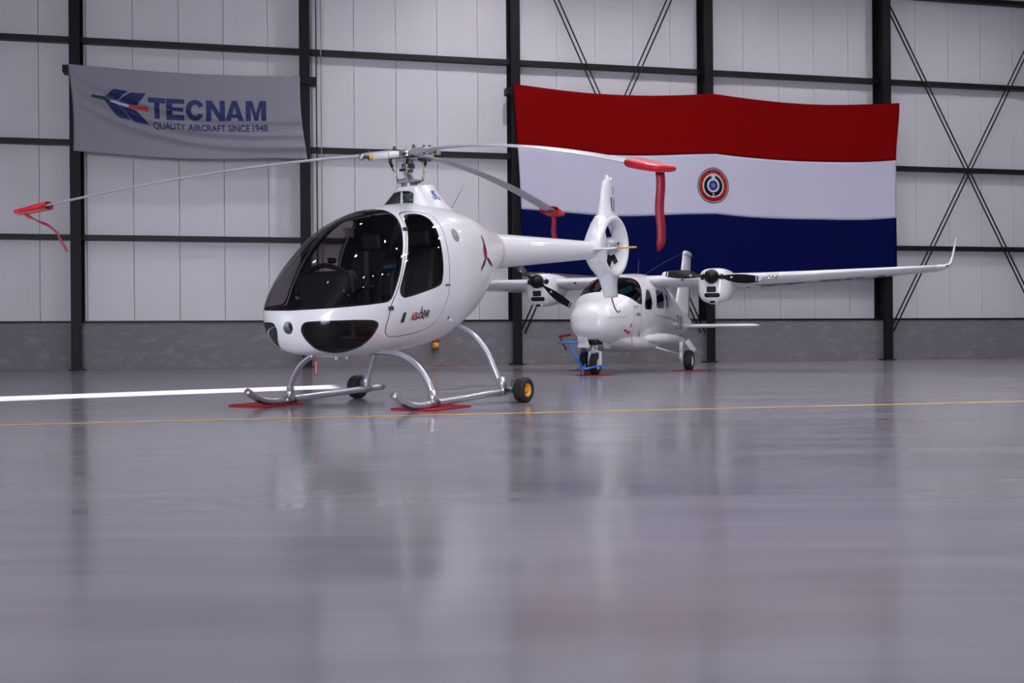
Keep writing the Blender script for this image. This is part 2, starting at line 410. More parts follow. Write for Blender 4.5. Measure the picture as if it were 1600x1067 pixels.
# cross braces: pairs of rods in two bays
def brace(s0, lab, crossz):
    e = empty('cross_brace', W(s0 + 2.5, -.12, 0), lab, 'brace', 'rod braces'); inv = Matrix.Translation(W(s0 + 2.5, -.12, 0)).inverted()
    for sa, sb, dd in ((s0 + .14, s0 + 4.9, -.12), (s0 + 4.86, s0 + .1, -.19)):
        for off in (-.055, .055):
            zl, zh = .75, .75 + 2 * (crossz - .75)
            pts = [W(sa + off * 1.1, dd, zl), W(sb + off * 1.1, dd, min(zh, 12.4))]
            mk('rod', *[(lambda vf: ([tuple(inv @ Vector(v)) for v in vf[0]], vf[1]))(tube(pts, .019, 8))][0], GIRTM, e)
    return e
brace(10, 'pair of crossed dark rods behind the left half of the flag', 5.9)
brace(20, 'crossed dark rods beside the right edge of the flag', 5.1)
# cables down beside the second column
for ds, r, lb in ((.27, .014, 'thin dark cable running down the wall beside the column right of the banner'), (.38, .012, 'thin pale cable running down the wall right of the darker cable')):
    mk('wall_cable', *tube([W(5 + ds, -.30, 0.0), W(5 + ds, -.30, 5), W(5 + ds, -.30, 12.5)], r, 8), GIRTM if ds < .3 else mat('cable_grey', (.3, .3, .3), .5), label=lb, cat='cable')
# painted line on the floor, parallel to the wall
L0 = np.array([-3.632, 7.709]); tl = TX; nl = NX
def onfloor(a, b, z): p = L0 + a * tl + b * nl; return (p[0], p[1], z)
mk('painted_line', [onfloor(a, b, .0015) for a, b in ((-5, -.04), (21, -.04), (21, .04), (-5, .04))], [(0, 1, 2, 3)], mat('line_yellow', (.85, .52, .06), .5, noise=(6, .15)), floor, smooth=False)
# high bay lamps hung from the roof
lampbody = mat('lamp_body', (.05, .05, .055), .4)
lens = bpy.data.materials.new('lamp_lens'); lens.use_nodes = True; N, L = nodes_of(lens)
em = N.new('ShaderNodeEmission'); em.inputs[0].default_value = (*LAMP_COLOR, 1); em.inputs[1].default_value = 10; L.new(em.outputs[0], N['Material Output'].inputs[0])
lv, lf = lathe([(0, .0), (.0, .05), (-.10, .09), (-.16, .20), (-.20, .24), (-.21, .24), (-.20, .22), (-.19, .0)], (0, 0, 0), (0, 0, 1), 20, closed=False)
rv, rf = cyl((0, 0, 0), (0, 0, .9), .012, n=8)
cv, cf = lathe([(-.212, .0), (-.212, .22)], (0, 0, 0), (0, 0, 1), 20, closed=False)
rows = ('nearest the back wall', 'in the second row from the back wall', 'in the third row', 'in the fourth row', 'in the front row')
for r_i, d in enumerate((4.2, 10.5, 17, 24, 30.5)):
    for c_i, s in enumerate((-2.5, 3.5, 9.5, 15.5, 21.5, 27.5)):
        p = W(s, d, 11.6)
        e = empty('high_bay_lamp', p, 'round ceiling lamp number %s from the left %s' % (('one', 'two', 'three', 'four', 'five', 'six')[c_i], rows[r_i]), 'lamp', 'high bay ceiling lamps')
        mk('housing', lv, lf, lampbody, e); mk('rod', rv, rf, lampbody, e); mk('lens', cv, cf, lens, e, smooth=False)
        l = bpy.data.lights.new('lamp_light', 'SPOT'); l.energy = LAMP_POWER * (.0, .45, 1.75, 1.05, .9, .4)[c_i] * (1.1, 1.15, 1.6, .95, .5)[r_i] * (.3 if c_i == 1 and r_i < 2 else 1); l.color = LAMP_COLOR; l.spot_size = math.radians(150); l.spot_blend = .6; l.shadow_soft_size = .22
        lo = bpy.data.objects.new('lamp_light', l); COL.objects.link(lo); lo.parent = e; lo.location = (0, 0, -.24)

# ------------------------------------------------------------------ cloth banner and flag
def cloth_mat(name, color, bump=.15):
    return mat(name, color, .75, noise=(30, .03), bump=(60, bump), spec=.06)
BAN = cloth_mat('banner_cloth', (.30, .285, .335))
FRED = cloth_mat('flag_red', (.20, .0008, .001)); FWHITE = cloth_mat('flag_white', (.54, .525, .65)); FBLUE = cloth_mat('flag_blue', (.0008, .004, .055))
def sstep(a, b, x): t = np.clip((x - a) / (b - a), 0, 1); return t * t * (3 - 2 * t)
def banner_pt(u, v, off=0.):          # u 0..1 along, v 0..1 down
    s = -.12 + 5.0 * u + .16 * v * u + .10 * v * (1 - u) - .05 * math.sin(math.pi * v) * (u - .5) * 2
    z = 6.73 - .04 * u - 1.90 * v - .07 * math.sin(math.pi * u) * (1 - v) - .09 * math.sin(math.pi * min(u * 1.15, 1)) * v
    # folds swagging down from the upper left corner, small gathers under the right half of the top edge
    r = math.hypot((u - .0) * 2.6, (v + .05)); a = math.atan2((v + .05), u * 2.6 + 1e-6)
    q = v * 1.9 - 2.3 * (u ** .7) * .55
    w = 0.
    for ph, am, wd in ((.10, .10, .07), (.42, .12, .08), (.70, .10, .07)):
        w += am * math.exp(-((q - ph + .35 * u * u * 2.4 - .5 * u) / wd) ** 2) * min(u * 4, 1) * (1 - u * .35)
    w += .012 * math.sin(u * 70) * max(0, u - .45) * 2 * max(0, 1 - v * 3.2)
    w += .03 * math.exp(-((v - .82 - .06 * math.sin(3 * u)) / .07) ** 2) * sstep(.45, .9, u)
    d = .09 + w - .06 * math.sin(math.pi * u) * math.sin(math.pi * v) + off
    return W(s, d, z)
def patch(f, nu, nv, u0=0, u1=1, v0=0, v1=1):
    V = [f(u0 + (u1 - u0) * i / nu, v0 + (v1 - v0) * j / nv) for j in range(nv + 1) for i in range(nu + 1)]
    F = [(j * (nu + 1) + i, j * (nu + 1) + i + 1, (j + 1) * (nu + 1) + i + 1, (j + 1) * (nu + 1) + i) for j in range(nv) for i in range(nu)]
    return V, F
def thick(o, t=.004):
    md = o.modifiers.new('t', 'SOLIDIFY'); md.thickness = t; md.offset = -1
ban = empty('banner', W(0, .1, 4.8), 'grey cloth banner with dark blue winged logo and lettering', 'banner')
bi = Matrix.Translation(W(0, .1, 4.8)).inverted()
L_ = lambda V: [tuple(bi @ Vector(v)) for v in V]
V, F = patch(banner_pt, 110, 50); o = mk('cloth', L_(V), F, BAN, ban); thick(o)
def ban_uv(s, z): return (s + .12 - .06) / 5.06, (6.73 - .05 - z) / 1.90 - .02
def ban_print(name, vf, m):
    out = []
    for x, y in vf[0]:
        u, v = ban_uv(x, y); out.append(banner_pt(u, v, .012))
    mk(name, L_(out), vf[1], m, ban, smooth=False)
def ban_text(body, x0, x1, y0, y1, bold, shear):
    V, F = text_mesh(body, 1., bold, shear); V = fit2(V, x0, x1, y0, y1)
    bm = bmesh.new(); vs = [bm.verts.new((float(a), float(b), 0)) for a, b in V]
    for f in F: bm.faces.new([vs[i] for i in f])
    return subdiv2(bm, .045)
def block_word():
    L = {}
    L['T'] = (140, [[(0, 1), (0, .76), (.36, .76), (.36, 0), (.66, 0), (.66, .76), (1, .76), (1, 1)]])
    L['E'] = (145, [[(0, 0), (0, 1), (1, 1), (1, .78), (.34, .78), (.34, .61), (.94, .61), (.94, .40), (.34, .40), (.34, .23), (1, .23), (1, 0)]])
    oc = [(.5 + .5 * math.cos(a), .5 + .5 * math.sin(a)) for a in np.linspace(math.radians(28), math.radians(332), 26)]; ic = [(.5 + .22 * math.cos(a), .5 + .27 * math.sin(a)) for a in np.linspace(math.radians(332), math.radians(28), 22)]
    L['C'] = (155, [oc + [(.97, .34)] * 0 + ic])
    L['N'] = (155, [[(0, 0), (0, 1), (.30, 1), (.72, .40), (.72, 1), (1, 1), (1, 0), (.70, 0), (.28, .60), (.28, 0)]])
    L['A'] = (155, [[(0, 0), (.36, 1), (.64, 1), (.52, .78), (.30, 0)], [(1, 0), (.64, 1), (.40, 1), (.49, .72), (.70, 0)], [(.28, .17), (.72, .17), (.66, .36), (.34, .36)]])
    L['M'] = (170, [[(0, 0), (0, 1), (.32, 1), (.50, .40), (.68, 1), (1, 1), (1, 0), (.75, 0), (.75, .68), (.58, 0), (.42, 0), (.25, .68), (.25, 0)]])
    x = {'T': 545, 'E': 690, 'C': 845, 'N': 1010, 'A': 1165, 'M': 1335}; P = {}
    for ch, (w, polys) in L.items():
        P[ch] = [[(1.56 + (x[ch] - 545 + u * w + .06 * 170 * (v - .5)) * .00275, 5.60 + .47 * v) for u, v in q] for q in polys]
    return P
for ch, q in block_word().items(): ban_print('letter', poly_mesh(q, .05), NAVY)
for wd, a_, b_ in (('QUALITY', 580, 835), ('AIRCRAFT', 855, 1160), ('SINCE', 1180, 1355), ('1948', 1380, 1505)):
    ban_print('lettering', ban_text(wd, 1.56 + (a_ - 545) * .00275, 1.56 + (b_ - 545) * .00275, 5.355, 5.52, .018, 0), NAVY)
def lg(X, Y): return .36 + (X - 45) * .00256, 6.00 - (Y - (X - 45) * .035 - 150) * .00268
def lgp(*pp): return [lg(*p) for p in pp]
ban_print('logo_wing', poly_mesh([lgp((150, 150), (175, 138), (240, 85), (355, 97), (262, 180), (205, 172)), lgp((262, 186), (375, 108), (505, 110), (425, 214), (355, 208)),
    lgp((150, 186), (200, 196), (258, 214), (366, 335), (270, 322), (235, 295)), lgp((266, 218), (350, 236), (412, 256), (520, 368), (400, 352), (375, 335))], .045), NAVY)
ban_print('logo_stripe', poly_mesh([lgp((45, 143), (150, 150), (200, 178), (196, 194), (140, 184), (45, 166))], .08), GREENP)
ban_print('logo_stripe', poly_mesh([lgp((202, 179), (352, 210), (350, 231), (198, 194))], .08), FWHITE)
ban_print('logo_stripe', poly_mesh([lgp((355, 210), (515, 224), (515, 262), (350, 234))], .08), REDP)

def flag_pt(u, v, off=0.):
    a = abs(u - .5) * 2                                        # 0 at the middle column, 1 at the ends
    b = math.sin(math.pi * min(1, 2 * u if u < .5 else 2 * (1 - u)))
    s = 9.90 + 10.36 * u + .20 * (1 - u) ** 6 * math.sin(min(v, 1) * math.pi / 2) - .12 * u ** 10 * sstep(0, .35, v)
    z = 6.74 - .03 * u - 4.50 * v - .12 * b * (1 - .35 * v) + .02 * math.sin(u * 19) * v
    d = .14 - .10 * b * (1 - .3 * v) + .016 * math.sin(u * 31 + v * 3) * (.25 + v) + .012 * math.sin(u * 17 - v * 9) * v + off
    return W(s, d, z)
flag = empty('national_flag', W(15, .1, 2.2), 'large red, white and blue flag with a round emblem hung on the back wall', 'flag')
fi = Matrix.Translation(W(15, .1, 2.2)).inverted()
FL = lambda V: [tuple(fi @ Vector(v)) for v in V]
for nm, v0, v1, m in (('red_stripe', 0, .333, FRED), ('white_stripe', .333, .667, FWHITE), ('blue_stripe', .667, 1., FBLUE)):
    V, F = patch(flag_pt, 140, 22, 0, 1, v0, v1); thick(mk(nm, FL(V), F, m, flag))
emb = empty('emblem', Matrix.Identity(4), None, None); emb.parent = flag
EMC = (15.05, 4.43)
def fl_print(name, vf, m, lift):
    out = [flag_pt((EMC[0] + x - 9.92) / 10.36, (6.72 - EMC[1] - y) / 4.5, .006 + lift) for x, y in vf[0]]
    mk(name, FL(out), vf[1], m, emb, smooth=False)
def ringp(r0, r1, n=48):
    return [(r * math.cos(2 * math.pi * k / n), r * 1.06 * math.sin(2 * math.pi * k / n)) for r in (r0, r1) for k in range(n)], [(k, (k + 1) % n, n + (k + 1) % n, n + k) for k in range(n)]
fl_print('outer_ring', ringp(.400, .425), BLKP, 0)
fl_print('red_ring', ringp(.285, .385), mat('emblem_red', (.30, .006, .005), .7, spec=.1), .001)
fl_print('disc', poly_mesh([circle(.118, 32, ry=.125)], .1), mat('emblem_blue', (.006, .035, .30), .7, spec=.1), .001)
fl_print('star', poly_mesh([[(r * math.cos(math.pi / 2 + k * math.pi / 5), r * math.sin(math.pi / 2 + k * math.pi / 5)) for k, r in enumerate([.085, .034] * 5)]], .1), mat('emblem_gold', (.36, .17, .02), .7, spec=.1), .003)
for sd in (-1, 1):
    lv2, lf2 = [], []
    for k in range(15):
        t = k / 14; a = math.radians(248 - 145 * t) if sd < 0 else math.radians(-68 + 145 * t)
        r = .205; c = np.array([r * math.cos(a), 1.06 * r * math.sin(a)])
        for q in (-.55, .55):
            dr = a - sd * math.pi / 2 + q + math.pi * 0; e = np.array([math.cos(dr), math.sin(dr)]); p = np.array([-e[1], e[0]]); b = len(lv2); ln = .085 * (1 - .35 * t)
            lv2 += [tuple(c), tuple(c + e * ln * .5 + p * .03), tuple(c + e * ln), tuple(c + e * ln * .5 - p * .03)]; lf2.append((b, b + 1, b + 2, b + 3))
    fl_print('wreath', (lv2, lf2), mat('wreath_green', (.003, .009, .007), .7, spec=.1), .002)
fl_print('wreath_stem', poly_mesh([[(-.10, -.275), (.06, -.215), (.07, -.222), (-.09, -.285)], [(.10, -.275), (-.06, -.215), (-.07, -.222), (.09, -.285)]], .1), BLKP, .002)
tv, tf = [], []
for k, ch in enumerate('REPUBLICA DEL PARAGUAY '):
    if ch == ' ':
        fl_print('ring_lettering', (tv, tf), mat('emblem_letter', (.45, .11, .02), .7, spec=.1), .003); tv, tf = [], []
        continue
    a = math.radians(205 - k * 230 / 21); v2, f2 = text_mesh(ch, .085); b = len(tv)
    v2 = v2 - np.array([v2[:, 0].mean(), .03]); ca, sa = math.cos(a - math.pi / 2), math.sin(a - math.pi / 2)
    for x, y in v2: tv.append((.335 * math.cos(a) + x * ca - y * sa, 1.06 * .335 * math.sin(a) + x * sa + y * ca))
    tf += [tuple(i + b for i in f) for f in f2]

# ------------------------------------------------------------------ helicopter
PSI = math.radians(58); TAU = math.radians(4.0); HO = (-.970, 10.2, .10)
Fw = np.array([-math.cos(PSI), -math.sin(PSI), 0]); Lw = np.array([math.sin(PSI), -math.cos(PSI), 0])
ex = math.cos(TAU) * Fw + np.array([0, 0, -math.sin(TAU)]); ez = math.sin(TAU) * Fw + np.array([0, 0, math.cos(TAU)])
HM = Matrix([[ex[0], Lw[0], ez[0], HO[0]], [ex[1], Lw[1], ez[1], HO[1]], [ex[2], Lw[2], ez[2], HO[2]], [0, 0, 0, 1]])
HI = HM.inverted()
heli = empty('helicopter', HM, 'small white two-seat helicopter with dark bubble canopy and drooping three-blade rotor', 'helicopter')
KT = np.array([0, .1, .2, .35, .5, .7, .9, 1.1, 1.3, 1.5, 1.74]); XM = 1.56
ZT = [.714, .789, .858, .969, 1.14, 1.375, 1.597, 1.712, 1.767, 1.706, 1.51]
ZB = [.714, .645, .566, .486, .455, .42, .404, .407, .441, .613, 1.115]
WH = [0., .15, .262, .39, .475, .57, .612, .623, .588, .464, .19]
ZC = [.714, .73, .75, .8, .85, .9, .96, 1.02, 1.1, 1.2, 1.315]
HV, HT, HN = grid_mesh(loft(KT, XM, ZT, ZB, WH, ZC, 150, 168, 2.3))
HN[:168] = (1, 0, 0)
if (HN * (HV - np.array([0, 0, 1.]))).sum() < 0: HN[168:] *= -1
fn = np.cross(HV[HT[:, 1]] - HV[HT[:, 0]], HV[HT[:, 2]] - HV[HT[:, 0]]); ar = np.linalg.norm(fn, axis=1)
flip = (fn * HN[HT[:, 0]]).sum(1) < 0
HT[flip] = HT[flip][:, ::-1]; HT = HT[ar > 1e-10]
hull_bvh = BVHTree.FromPolygons([tuple(v) for v in HV], [tuple(int(i) for i in t) for t in HT])
def az(V): return np.stack([.62 * np.arctan2(np.abs(V[:, 1]), V[:, 0] - .4), V[:, 2]], -1)
def sm_poly(pts): return spline([(p * .62, z) for p, z in pts], 5, True)
DOORWIN = sm_poly([(1.758, 1.629), (2.02, 1.632), (2.10, 1.595), (2.063, 1.532), (1.98, 1.414), (1.91, 1.269), (1.872, 1.141), (1.83, 1.035), (1.75, .985), (1.413, .939), (1.091, .903), (.995, .899), (.945, .938), (.953, .991), (1.026, 1.111), (1.122, 1.246), (1.201, 1.357), (1.302, 1.47), (1.40, 1.56), (1.55, 1.61)])
DOOR = sm_poly([(1.848, 1.652), (1.50, 1.632), (1.36, 1.57), (1.27, 1.48), (1.20, 1.405), (1.095, 1.274), (1.008, 1.138), (.916, .979), (.825, .849), (.782, .728), (.752, .645), (.768, .592), (.86, .568), (1.181, .573), (1.65, .606), (1.865, .687), (1.93, .791), (1.985, .899), (2.02, 1.126), (2.08, 1.356), (2.20, 1.546), (2.24, 1.635)])
CHIN = sm_poly([(.115, .69), (.145, .738), (.219, .748), (.381, .746), (.514, .741), (.635, .730), (.683, .701), (.672, .659), (.607, .586), (.494, .514), (.348, .474), (.235, .468), (.190, .500), (.153, .562), (.121, .635)])
def g_canopy(V):
    phi = np.arctan2(np.abs(V[:, 1]), V[:, 0] - .4); zl = np.interp(phi, [0, .24, .39, .6, .785, .95], [.838, .843, .847, .856, .868, .89])
    xr = np.interp(V[:, 2], [.8, .93, 1.10, 1.27, 1.41, 1.51, 1.6, 1.66, 1.72, 1.8], [.97, .915, .815, .72, .63, .56, .50, .468, .455, .45])
    return smin(V[:, 2] - zl, (V[:, 0] - xr) * .9, .06)
fields = dict(canopy=g_canopy, doorwin=lambda V: sdf(DOORWIN, az(V)), chin=lambda V: sdf(CHIN, az(V)))
rest = (HV, HT, HN); cut = {}
for k_, g in fields.items():
    cut[k_], rest = clip(*rest, g(rest[0]))
cut['light'], rest = clip(*rest, .052 - np.hypot(az(rest[0])[:, 0] * 1.0 / .62 * 1.16, rest[0][:, 2] - .70) - 10 * (rest[0][:, 0] < 1))
def side_split(M, y0=0.):           # left / right halves
    return clip(*M, M[0][:, 1] - y0)
door_in, shell = clip(*rest, sdf(DOOR, az(rest[0])) - .0)
door_in, gap1 = clip(*door_in, sdf(DOOR, az(door_in[0])) - .006)
def put(name, M, m, parent=heli, **kw): return mk(name, M[0], M[1], m, parent, True, M[2], **kw)
put('fuselage_shell', shell, WHITE)
put('door_gap', gap1, SEAL)
dl, dr = side_split(door_in)
glassset = {}
gf = {'canopy': (g_canopy, .016), 'doorwin': (fields['doorwin'], .014), 'chin': (fields['chin'], .012)}
for k_, (g, bw) in gf.items():
    gl_, seal = clip(*cut[k_], g(cut[k_][0]) - bw); glassset[k_] = (gl_, seal)
door_objs = []
for sd, M in ((1, dl), (-1, dr)):
    d_ = put('door', M, WHITE); door_objs.append(d_)
    for nm, mm, mt in (('window', glassset['doorwin'][0], CANOPY), ('window_seal', glassset['doorwin'][1], SEAL)):
        h = side_split(mm)[0 if sd > 0 else 1]; put(nm, h, mt, d_)
can = put('canopy', glassset['canopy'][0], CANOPY); put('canopy_seal', glassset['canopy'][1], SEAL, can)
for i in (0, 1):
    cw = put('chin_window', side_split(glassset['chin'][0])[i], CANOPY); put('window_seal', side_split(glassset['chin'][1])[i], SEAL, cw)
ll = put('landing_light', cut['light'], SEAL)
mk('reflector', *lathe([(0, .0), (.0, .02), (.012, .045)], (1.53, 0, .70), (1, 0, 0), 20, False), CHROME, ll)
# lining inside the cabin
lv_, lt_, ln_ = rest
keep = (lv_[lt_][:, :, 0].mean(1) > -.25)
mk('cabin_lining', lv_ - ln_ * .022, lt_[keep][:, ::-1], LINING, heli)
# cabin furniture
bulk = [(y * .96, 1.1 + (z - 1.1) * .96) for y, z in [(p[1], p[2]) for p in loft(KT, XM, ZT, ZB, WH, ZC, 400, 48, 2.3)[299]]]
mk('bulkhead', *prism(bulk, -.13, -.16, lambda a, b, c: (c, a, b)), LINING, heli, smooth=False)
mk('cabin_floor', *cbox((.60, 0, .56), (.84, .62, .03), .01), LINING, heli, smooth=False)
for sd in (1, -1):
    st = mk('seat', *cbox((.42, .28 * sd, .70), (.48, .44, .16), .05), SEATM, heli)
    mk('backrest', *cbox((.16, .28 * sd, 1.03), (.14, .44, .62), .05, Matrix.Rotation(math.radians(-12), 3, 'Y')), SEATM, st)
    mk('headrest', *cbox((.07, .28 * sd, 1.42), (.10, .24, .18), .04), SEATM, st)
    mk('seat_base', *cbox((.44, .24 * sd, .61), (.40, .22, .08), .02), LINING, st)
    mk('harness', *bar((.25, .22 * sd, 1.33), (.30, .20 * sd, .80), .05, .012), GREYP, st)
ped = sect_loft([((1.20, 0, .54), (.16, 0, 0), (0, .16, 0)), ((1.14, 0, .80), (.14, 0, 0), (0, .17, 0)), ((1.05, -.02, .98), (.12, 0, 0), (0, .27, 0)), ((1.02, -.02, 1.10), (.11, 0, 0), (0, .30, 0)), ((1.00, -.02, 1.15), (.08, 0, 0), (0, .24, 0))], 28, 3)
pan = mk('instrument_panel', *ped, DASHM, heli)
mk('glare_shield', *tube(spline([(1.07, -.34, .95), (1.07, -.28, 1.11), (1.06, -.02, 1.20), (1.06, .24, 1.11), (1.07, .30, .95)], 6), .022, 10), SEATM, pan)
mk('compass', *cbox((.98, .0, 1.24), (.06, .06, .05), .012), BLACK, pan)
mk('cyclic_stick', *tube(spline([(.75, 0, .55), (.74, 0, .85), (.76, .1, .98), (.76, .26, 1.0)], 6), .014, 8), DSTEEL, heli)
mk('overhead_handle', *cbox((.42, -.28, 1.50), (.14, .03, .09), .01), mat('pale_grip', (.4, .38, .4), .5), heli)
tv, tf = text_mesh('cabri', 1., .02, .25); tv = fit2(tv, -.02, .13, 1.16, 1.205)
mk('seat_lettering', [(.262 - (z - 1.15) * .21, y, z) for y, z in tv], tf, mat('sticker_blue', (.02, .25, .6), .5), heli, smooth=False)
mk('centre_back_pad', *cbox((.20, 0, 1.08), (.09, .16, .40), .03, Matrix.Rotation(math.radians(-12), 3, 'Y')), SEATM, heli)
# engine cowl spine and mast fairing
def pylon_sections():
    out = []
    for z in np.linspace(1.42, 1.915, 34):
        xf = np.interp(z, [1.42, 1.62, 1.70, 1.75, 1.80, 1.88, 1.915], [.42, .20, .085, .035, .0, -.05, -.07])
        xb = np.interp(z, [1.42, 1.50, 1.54, 1.60, 1.68, 1.74, 1.83, 1.915], [-1.55, -1.40, -1.22, -.93, -.77, -.67, -.57, -.50])
        hw = np.interp(z, [1.42, 1.55, 1.62, 1.70, 1.748, 1.80, 1.86, 1.915], [.42, .38, .34, .285, .245, .20, .158, .125])
        out.append((z, xf, xb, hw))
    return out
PS = pylon_sections(); m_ = 96; rows_ = []
for z, xf, xb, hw in PS:
    a = np.linspace(0, 2 * math.pi, m_, endpoint=False); c, s = np.cos(a), np.sin(a); e = np.where(c > 0, 2 / 3.4, 2 / 1.7)
    xc = xf - .22; cx_ = np.where(c > 0, xc + np.abs(c) ** e * (xf - xc), xc - np.abs(c) ** e * (xc - xb))
    yy = hw * np.sign(s) * np.abs(s) ** np.where(c > 0, 2 / 3.4, 2 / 2.1)
    rows_.append(np.stack([cx_, yy, np.full(m_, z) + .035 * np.clip((-cx_ - .07) / .43, 0, 1) * (z - 1.42) / .495], -1))
PV, PT, PN = grid_mesh(np.array(rows_)); PN *= np.sign((PN * (PV - np.array([-.2, 0, 1.6]))).sum())
fn = np.cross(PV[PT[:, 1]] - PV[PT[:, 0]], PV[PT[:, 2]] - PV[PT[:, 0]]); fl_ = (fn * PN[PT[:, 0]]).sum(1) < 0; PT[fl_] = PT[fl_][:, ::-1]
hz_ = []
for v in PV:
    h = hull_bvh.ray_cast(Vector((float(v[0]), float(v[1]), 3.)), Vector((0, 0, -1)), 4.)[0]; hz_.append(h.z if h is not None else 0.)
(PV, PT, PN), _ = clip(PV, PT, PN, PV[:, 2] - np.array(hz_) + .012)
arch = spline([(-.178, 1.715), (-.172, 1.765), (-.125, 1.845), (-.06, 1.872), (.06, 1.872), (.125, 1.845), (.172, 1.765), (.178, 1.715), (0, 1.705)], 6, True)
gO = sdf(arch, PV[:, 1:3]) - 10 * (PV[:, 0] < -.30)
hole, pyl = clip(PV, PT, PN, gO)
def largest(M):                     # keep the largest connected piece
    V, T, N_ = M; lab = np.arange(len(V))
    for _ in range(400):
        mn = lab[T].min(1); old = lab.copy(); np.minimum.at(lab, T.ravel(), np.repeat(mn, 3)); lab = lab[lab]
        if (lab == old).all(): break
    u, c = np.unique(lab[T[:, 0]], return_counts=True); keep = T[lab[T[:, 0]] == u[c.argmax()]]; uu, inv = np.unique(keep, return_inverse=True)
    return V[uu], inv.reshape(-1, 3), N_[uu]
pyl = largest(pyl)
pyo = put('mast_fairing', pyl, WHITE)
kp = (pyl[0][pyl[1]][:, :, 0].min(1) > -.30) & (pyl[0][pyl[1]][:, :, 2].min(1) > 1.73)
mk('fairing_lining', pyl[0] - pyl[2] * .012, pyl[1][kp][:, ::-1], mat('lining_grey', (.25, .25, .27), .6), pyo)
top = rows_[-1]; mk('fairing_top', list(top - np.array([0, 0, .02])), [tuple(range(m_))], LINING, pyo, smooth=False)
mk('gearbox', *cbox((-.17, .02, 1.82), (.14, .16, .11), .02), DSTEEL, pyo); mk('gearbox_bolt', *join(*[cyl((-.105, y, z), (-.09, y, z), .012, n=10) for y in (-.03, .06) for z in (1.79, 1.845)]), STEEL, pyo)
mk('inner_post', *cyl((-.06, -.03, 1.66), (-.09, -.03, 1.90), .012), WHITE, pyo); mk('inner_post', *cyl((-.06, .12, 1.66), (-.10, .11, 1.88), .012), WHITE, pyo)
mk('fairing_firewall', *cbox((-.27, 0, 1.76), (.02, .24, .28), .003), LINING, pyo, smooth=False)
# tail boom
bs = []
for x in np.linspace(-1.25, -3.72, 26):
    t = (-1.25 - x) / 2.47; r = .197 - .088 * t; bs.append(((x, 0, 1.312 + .002 * t), (0, r, 0), (0, 0, r), 2.0))
for x, ry, rz in ((-3.80, .106, .118), (-3.90, .098, .15), (-3.98, .09, .20), (-4.06, .08, .27)): bs.append(((x, 0, 1.335), (0, ry, 0), (0, 0, rz), 2.0))
boom = mk('tail_boom', *fix(sect_loft(bs, 40, 2.0)), WHITE, heli)
mk('boom_joint', *lathe([(0, .1985), (.012, .1995), (.024, .1985)], (-1.50, 0, 1.312), (1, 0, 0), 40, False), mat('joint_pink', (.74, .62, .66), .4), boom)
# shrouded tail rotor
DC = np.array([-4.25, 0, 1.36])
prof = [(-.10, .325), (-.07, .305), (0, .300), (.07, .305), (.10, .325), (.112, .35), (.10, .378), (.06, .395), (0, .400), (-.06, .395), (-.10, .378), (-.112, .35)]
duct = mk('tail_rotor_duct', *fix(lathe(prof, DC, (0, 1, 0), 64)), WHITE, heli)
def finsec(z, le, te, th): return airfoil((le, 0, z), (te, 0, z), (0, 1, 0), th)
up = [finsec(z, np.interp(z, [1.50, 1.60, 1.72, 1.90, 2.10, 2.17, 2.20], [-3.90, -3.945, -3.99, -4.055, -4.126, -4.165, -4.21]), np.interp(z, [1.5, 1.68, 1.74, 1.80, 2.0, 2.14, 2.20], [-4.45, -4.62, -4.56, -4.47, -4.475, -4.478, -4.40]), np.interp(z, [1.5, 1.7, 1.85, 2.2], [.21, .19, .13, .075])) for z in (1.66, 1.69, 1.72, 1.76, 1.80, 1.86, 1.93, 2.0, 2.08, 2.13, 2.17, 2.19, 2.20)]
fin = mk('upper_fin', *fix(ring_loft(up)), WHITE, heli)
lo = [finsec(z, np.interp(z, [.71, .90, 1.04, 1.17, 1.22], [-4.10, -4.026, -3.944, -3.80, -3.76]), np.interp(z, [.71, .89, .96, 1.03], [-4.46, -4.447, -4.48, -4.58]), np.interp(z, [.71, .88, 1.05], [.08, .12, .19])) for z in (1.06, 1.03, 1.0, .96, .92, .86, .80, .74, .715)]
mk('lower_fin', *fix(ring_loft(lo)), WHITE, heli)
# fin body wrapping the front of the duct
secs = []
for z in np.linspace(.99, 1.74, 26):
    dz = abs(z - 1.36); le = np.interp(z, [.99, 1.04, 1.10, 1.17, 1.25, 1.36, 1.43, 1.52, 1.60, 1.72, 1.76], [-3.97, -3.93, -3.87, -3.80, -3.76, -3.74, -3.75, -3.83, -3.90, -3.96, -3.98])
    te = -4.25 + math.sqrt(max(.302 ** 2 - dz * dz, 0)) if dz < .302 else -4.25 - (dz - .302) * 1.6
    th = np.interp(dz, [0, .30, .38], [.118, .112, .075])
    secs.append((((le + te) / 2, 0, z), ((le - te) / 2, 0, 0), (0, th, 0), 2.5))
mk('fin_body', *fix(sect_loft(secs, 36)), WHITE, heli)
